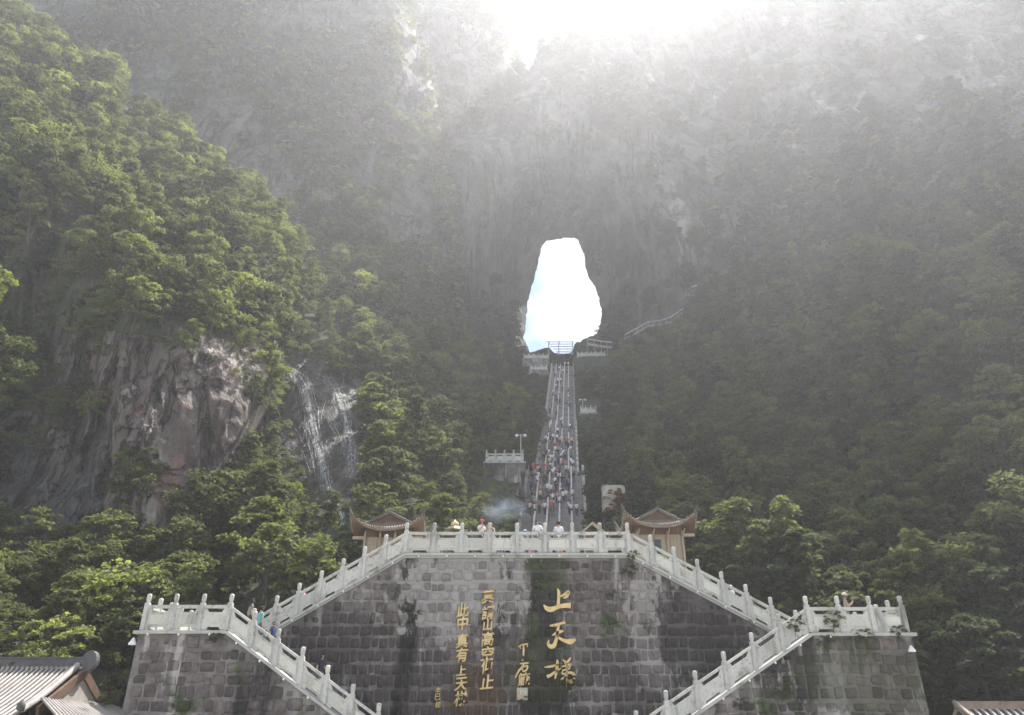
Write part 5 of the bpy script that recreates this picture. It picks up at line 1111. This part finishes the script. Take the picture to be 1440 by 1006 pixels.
def person_meshes(pose, top, legs, hair, hat):
    k = (pose, top, legs, hair, hat)
    if k not in _fig:
        fb = _fig.get(('base', pose))
        if fb is None: fb = _fig[('base', pose)] = figure(1, POSES[pose])
        mb, hm_ = fb; body = mb.data('body', [SKIN, flat(top), flat(legs), DARK, DARK, LIP], True)
        hb_ = MB(); V = []
        prof = [(.0, .115), (.055, .105), (.088, .07), (.098, .02), (.095, -.03), (.085, -.07)]
        hb_.lathe(list(reversed(prof)), 12, (hm_.x, hm_.y+.022, hm_.z+.0), 0, .92, 1.05)
        if hair == 'long': hb_.lathe([(.07, -.26), (.095, -.15), (.09, -.02)], 10, (hm_.x, hm_.y+.045, hm_.z), 0, 1, .7)
        # open the face side
        keep = []; 
        for f in hb_.F:
            c = np.mean([hb_.V[i] for i in f], 0); keep.append(not (c[1] < hm_.y-.045 and c[2] < hm_.z+.045))
        F2 = [f for f, q in zip(hb_.F, keep) if q]; hairm = mesh_data('hair', hb_.V, F2, flat({'long': (.025, .02, .018), 'short': (.02, .018, .017), 'brown': (.16, .09, .05)}[hair]), None, True)
        hatm = None
        if hat:
            c = MB(); c.lathe([(.115, .03), (.115, .05), (.10, .09), (.06, .13), (.0, .14)], 12, tuple(hm_+Vector((0, .01, 0)))); c.lathe([(.115, .03), (.12, .035), (.10, .045)], 12, tuple(hm_+Vector((0, -.07, .005))), 0, 1, 1.1); hatm = c.data('cap', flat(hat), True)
        _fig[k] = (body, hairm, hatm)
    return _fig[k]
CN = {(.75, .75, .76): 'white', (.04, .045, .06): 'black', (.05, .07, .16): 'navy', (.50, .10, .10): 'red', (.60, .55, .42): 'cream', (.30, .42, .50): 'pale blue', (.55, .30, .30): 'pink', (.22, .22, .23): 'grey', (.16, .42, .44): 'teal', (.10, .11, .16): 'dark blue', (.35, .31, .24): 'khaki', (.55, .50, .15): 'yellow', (.16, .22, .14): 'olive'}
CV = {v: k for k, v in CN.items()}
def person(loc, rz, pose, top, legs, hair='short', hat=None, label=None, group=None, s_=1.08):
    b, h_, c = person_meshes(pose, CV[top], CV[legs], hair, CV.get(hat))
    e = empty('person', loc, rz, label=label, cat='person', group=group); e.scale = (s_,)*3
    inst('body', b, e)
    inst('hair', h_, e)
    if c: inst('cap', c, e)
    return e
def at_terrace(px, Y): return (PV(px, 745, Y).x, Y, TZ)
PI = math.pi
person(at_terrace(677, 38.25), .7, 'phone', 'white', 'black', 'short', 'red', 'person in white shirt and red cap looking at a hand at the terrace rail')
person(at_terrace(690.5, 38.3), -.5, 'lean', 'khaki', 'grey', 'brown', None, 'brown-haired person leaning on the terrace rail beside the red cap', s_=1.0)
person(at_terrace(756, 38.3), 0, 'lean', 'white', 'dark blue', 'short', None, 'person in white shirt with folded arms facing out over the terrace rail')
person(at_terrace(785.5, 38.35), PI, 'stand', 'white', 'khaki', 'short', None, 'person in loose white shirt with back to the terrace rail', s_=1.06)
person(at_terrace(776, 40.5), .3, 'stand', 'black', 'black', 'short', None, 'person in black standing behind the two white shirts at the rail')
person(at_terrace(767, 40.0), -.3, 'stand', 'cream', 'grey', 'long', None, 'long-haired person in cream behind the folded-arms white shirt')
person(at_terrace(738, 40.4), .2, 'stand', 'grey', 'navy', 'brown', 'pale blue', 'person in grey with pale blue cap near the stairway parapet foot')
person(at_terrace(744.5, 42.0), PI, 'stand', 'pink', 'navy', 'long', None, 'long-haired person in pink walking to the stairway foot', s_=1.0)
person(at_terrace(811, 45.5), PI, 'stand', 'white', 'black', 'brown', None, 'person in white top and black trousers heading for the right stairway lane')
person(at_terrace(803, 41.5), PI, 'stand', 'black', 'black', 'short', 'white', 'person in black with a white cap beside the right stairway lane')
person(at_terrace(703, 41.0), .4, 'stand', 'navy', 'grey', 'short', None, 'person in navy strolling on the terrace near the smoke')
person(at_terrace(620, 42.0), -.8, 'stand', 'pale blue', 'navy', 'long', None, 'long-haired person in pale blue beside the incense burner')
person(at_terrace(661, 40.2), .9, 'stand', 'black', 'black', 'short', None, 'person in black between the incense burner and the red cap')
person(at_terrace(793, 44.0), PI, 'stand', 'red', 'black', 'long', None, 'long-haired person in red walking toward the stairway foot')
person(at_terrace(769, 46.0), PI, 'stand', 'yellow', 'navy', 'short', None, 'person in yellow walking toward the stairway foot')
person(at_terrace(856, 41.0), -.5, 'lean', 'grey', 'black', 'short', None, 'person in grey at the rail beside the right pavilion', s_=1.0)
def on_ll(px, dy=.0):
    Y = 35.9+dy; X = PV(px, 870, Y).x; return (X, Y, LZ_L - sl_l*(X+12.35)-.06)
person(on_ll(366), 2.4, 'stand', 'teal', 'dark blue', 'short', None, 'person in teal shirt climbing the lower left stair')
person(on_ll(387), 1.2, 'descend', 'navy', 'khaki', 'brown', None, 'person in navy top going down the lower left stair', s_=.95)
person(on_ll(351, .6), 2.2, 'stand', 'grey', 'black', 'long', None, 'dark-haired person in grey ahead of the teal shirt')
person(on_ll(459, .6), 1.0, 'descend', 'black', 'grey', 'long', None, 'long-haired person in black low on the lower left stair', s_=1.0)
X = PV(427, 830, 38.9).x; person((X, 38.9, TZ + SL_L*(X-UX0)-.06), 1.2, 'stand', 'pink', 'black', 'short', None, 'person in pink behind the upper left balustrade', s_=1.0)
X = PV(1028, 830, 38.9).x; person((X, 38.9, TZ - SL_R*(X-UX1)-.06), -1.2, 'stand', 'white', 'black', 'short', 'white', 'person in white cap behind the upper right balustrade', s_=.92)
X = PV(1187, 840, 35.4).x; person((X, 35.4, LZ_R), 1.3, 'phone', 'khaki', 'grey', 'brown', 'cream', 'person in cream cap at the right landing rail')
# the crowd on the long stairway
rs = np.random.default_rng(77); tops = ['white', 'white', 'white', 'black', 'navy', 'grey', 'cream', 'pale blue', 'pink', 'grey', 'black', 'white', 'olive', 'dark blue', 'red']; lgs = ['black', 'navy', 'grey', 'dark blue', 'black']
crowd = []
for px, py, tp, up in ((745, 718, 'white', 1), (752, 712, 'pink', 1), (776, 716, 'red', 1), (777, 704, 'white', 1), (784, 702, 'pink', 1), (789, 695, 'white', 1), (796, 700, 'white', 1), (811, 720, 'white', 1), (763, 690, 'grey', 0), (766, 682, 'black', 0), (793, 678, 'navy', 0), (782, 672, 'white', 1), (779, 664, 'white', 1), (796, 662, 'cream', 0), (807, 665, 'pink', 0), (806, 653, 'white', 1), (803, 650, 'white', 1), (764, 640, 'grey', 1), (765, 660, 'red', 0), (760, 666, 'black', 0), (757, 672, 'white', 0), (752, 668, 'pink', 0), (748, 674, 'black', 0), (771, 662, 'olive', 0), (787, 664, 'navy', 1), (780, 609, 'pale blue', 1), (778, 613, 'white', 1), (788, 618, 'white', 0), (797, 618, 'white', 0), (804, 620, 'cream', 0), (767, 617, 'white', 0), (785, 637, 'black', 0), (790, 640, 'white', 0)):
    crowd.append((px, py, tp, up))
for k in range(70):
    py = 500 + 150*rs.random()**.7; crowd.append((None, py, tops[int(rs.integers(len(tops)))], int(rs.random() < .5)))
for k in range(58):
    py = 646 + 86*rs.random(); crowd.append((None, py, tops[int(rs.integers(len(tops)))], int(rs.random() < .5)))
def stair_hit(py):
    # forward distance where the ray of this row meets the stair surface
    for Y in np.arange(68, 181, .25):
        if P(720, py, Y)[2] <= stair_z(Y): return float(Y)
    return 179.0
for (px, py, tp, up) in crowd:
    Y = stair_hit(py + (9 if px else 0)); wd = 3.1 if Y < 98 else 2.3; X = PV(px, py, Y).x if px else axis_x(Y) + rs.uniform(-wd, wd)
    X = min(max(X, axis_x(Y)-wd), axis_x(Y)+wd); lg = lgs[int(rs.integers(len(lgs)))]; hr = ('short', 'long', 'brown')[int(rs.integers(3))]
    where = 'lower flight of long stairway' if Y < 98 else 'middle flight of long stairway' if Y < 127 else 'top flight of long stairway'
    lb = '%s-haired person in %s top, %s trousers, %s %s' % (hr, tp, lg, 'climbing' if up else 'descending', where)
    person((X, Y, stair_z(Y)+.04), (0 if up else 0) + rs.normal()*.3, 'climb' if up else 'descend', tp, lg, hr, None, lb, 'visitors on the %s' % where, 1.05)

# ------------------------------------------------------------------ put the plants in
TREES.sort(key=lambda q: q[0])
KIND = ['round', 'round_b', 'layered', 'layered_b', 'slender', 'slender_b']
ADJ = {'round': 'round-crowned green', 'round_b': 'round-crowned pale green', 'layered': 'broad layered green', 'layered_b': 'broad layered dark green', 'slender': 'slender dark green', 'slender_b': 'slender green'}
def place(zone, px, py):
    if zone == 'front': return 'at the foot of the bare rock face' if px < 190 else 'between the bare rock face and the left landing'
    if zone == 'mid':
        if px < 400: return 'behind the left landing'
        return 'below the waterfall' if px < 480 else 'behind the left pavilion' if px < 600 else 'left of the lookout platform' if px < 684 else 'between the lookout platform and the long stairway'
    return 'beside the pale boulder' if px < 885 else 'behind the right pavilion' if px < 985 else 'behind the upper right stair' if px < 1130 else 'behind the right landing' if px < 1285 else 'beyond the right landing wall'
for i, (q, k, s_, rot, loc, zone, px, py) in enumerate(TREES):
    if i >= 290:
        w_ = W[1] if zone == 'mid' else W[2] if zone == 'right' else W[0]
        w_[0].append(loc); w_[1].append(k); w_[2].append(s_); w_[3].append(rot); continue
    nm = KIND[k]; lb = '%s %s tree %s' % ('small' if s_ < .72 else 'medium-sized' if s_ < .92 else 'tall', ADJ[nm], place(zone, px, py)); e = empty('tree', loc, 0, label=lb, cat='tree', group=lb.replace(' tree ', ' trees '))
    e.rotation_euler = rot; e.scale = (s_,)*3
    inst('trunk', PROTO[nm][1], e); inst('crown', PROTO[nm][0], e)
for (pts, kd, sz, rt, name, label) in W: wood(name, pts, kd, sz, rt, label)
print('TREES', len(TREES), 'WOOD', [len(x[0]) for x in W])
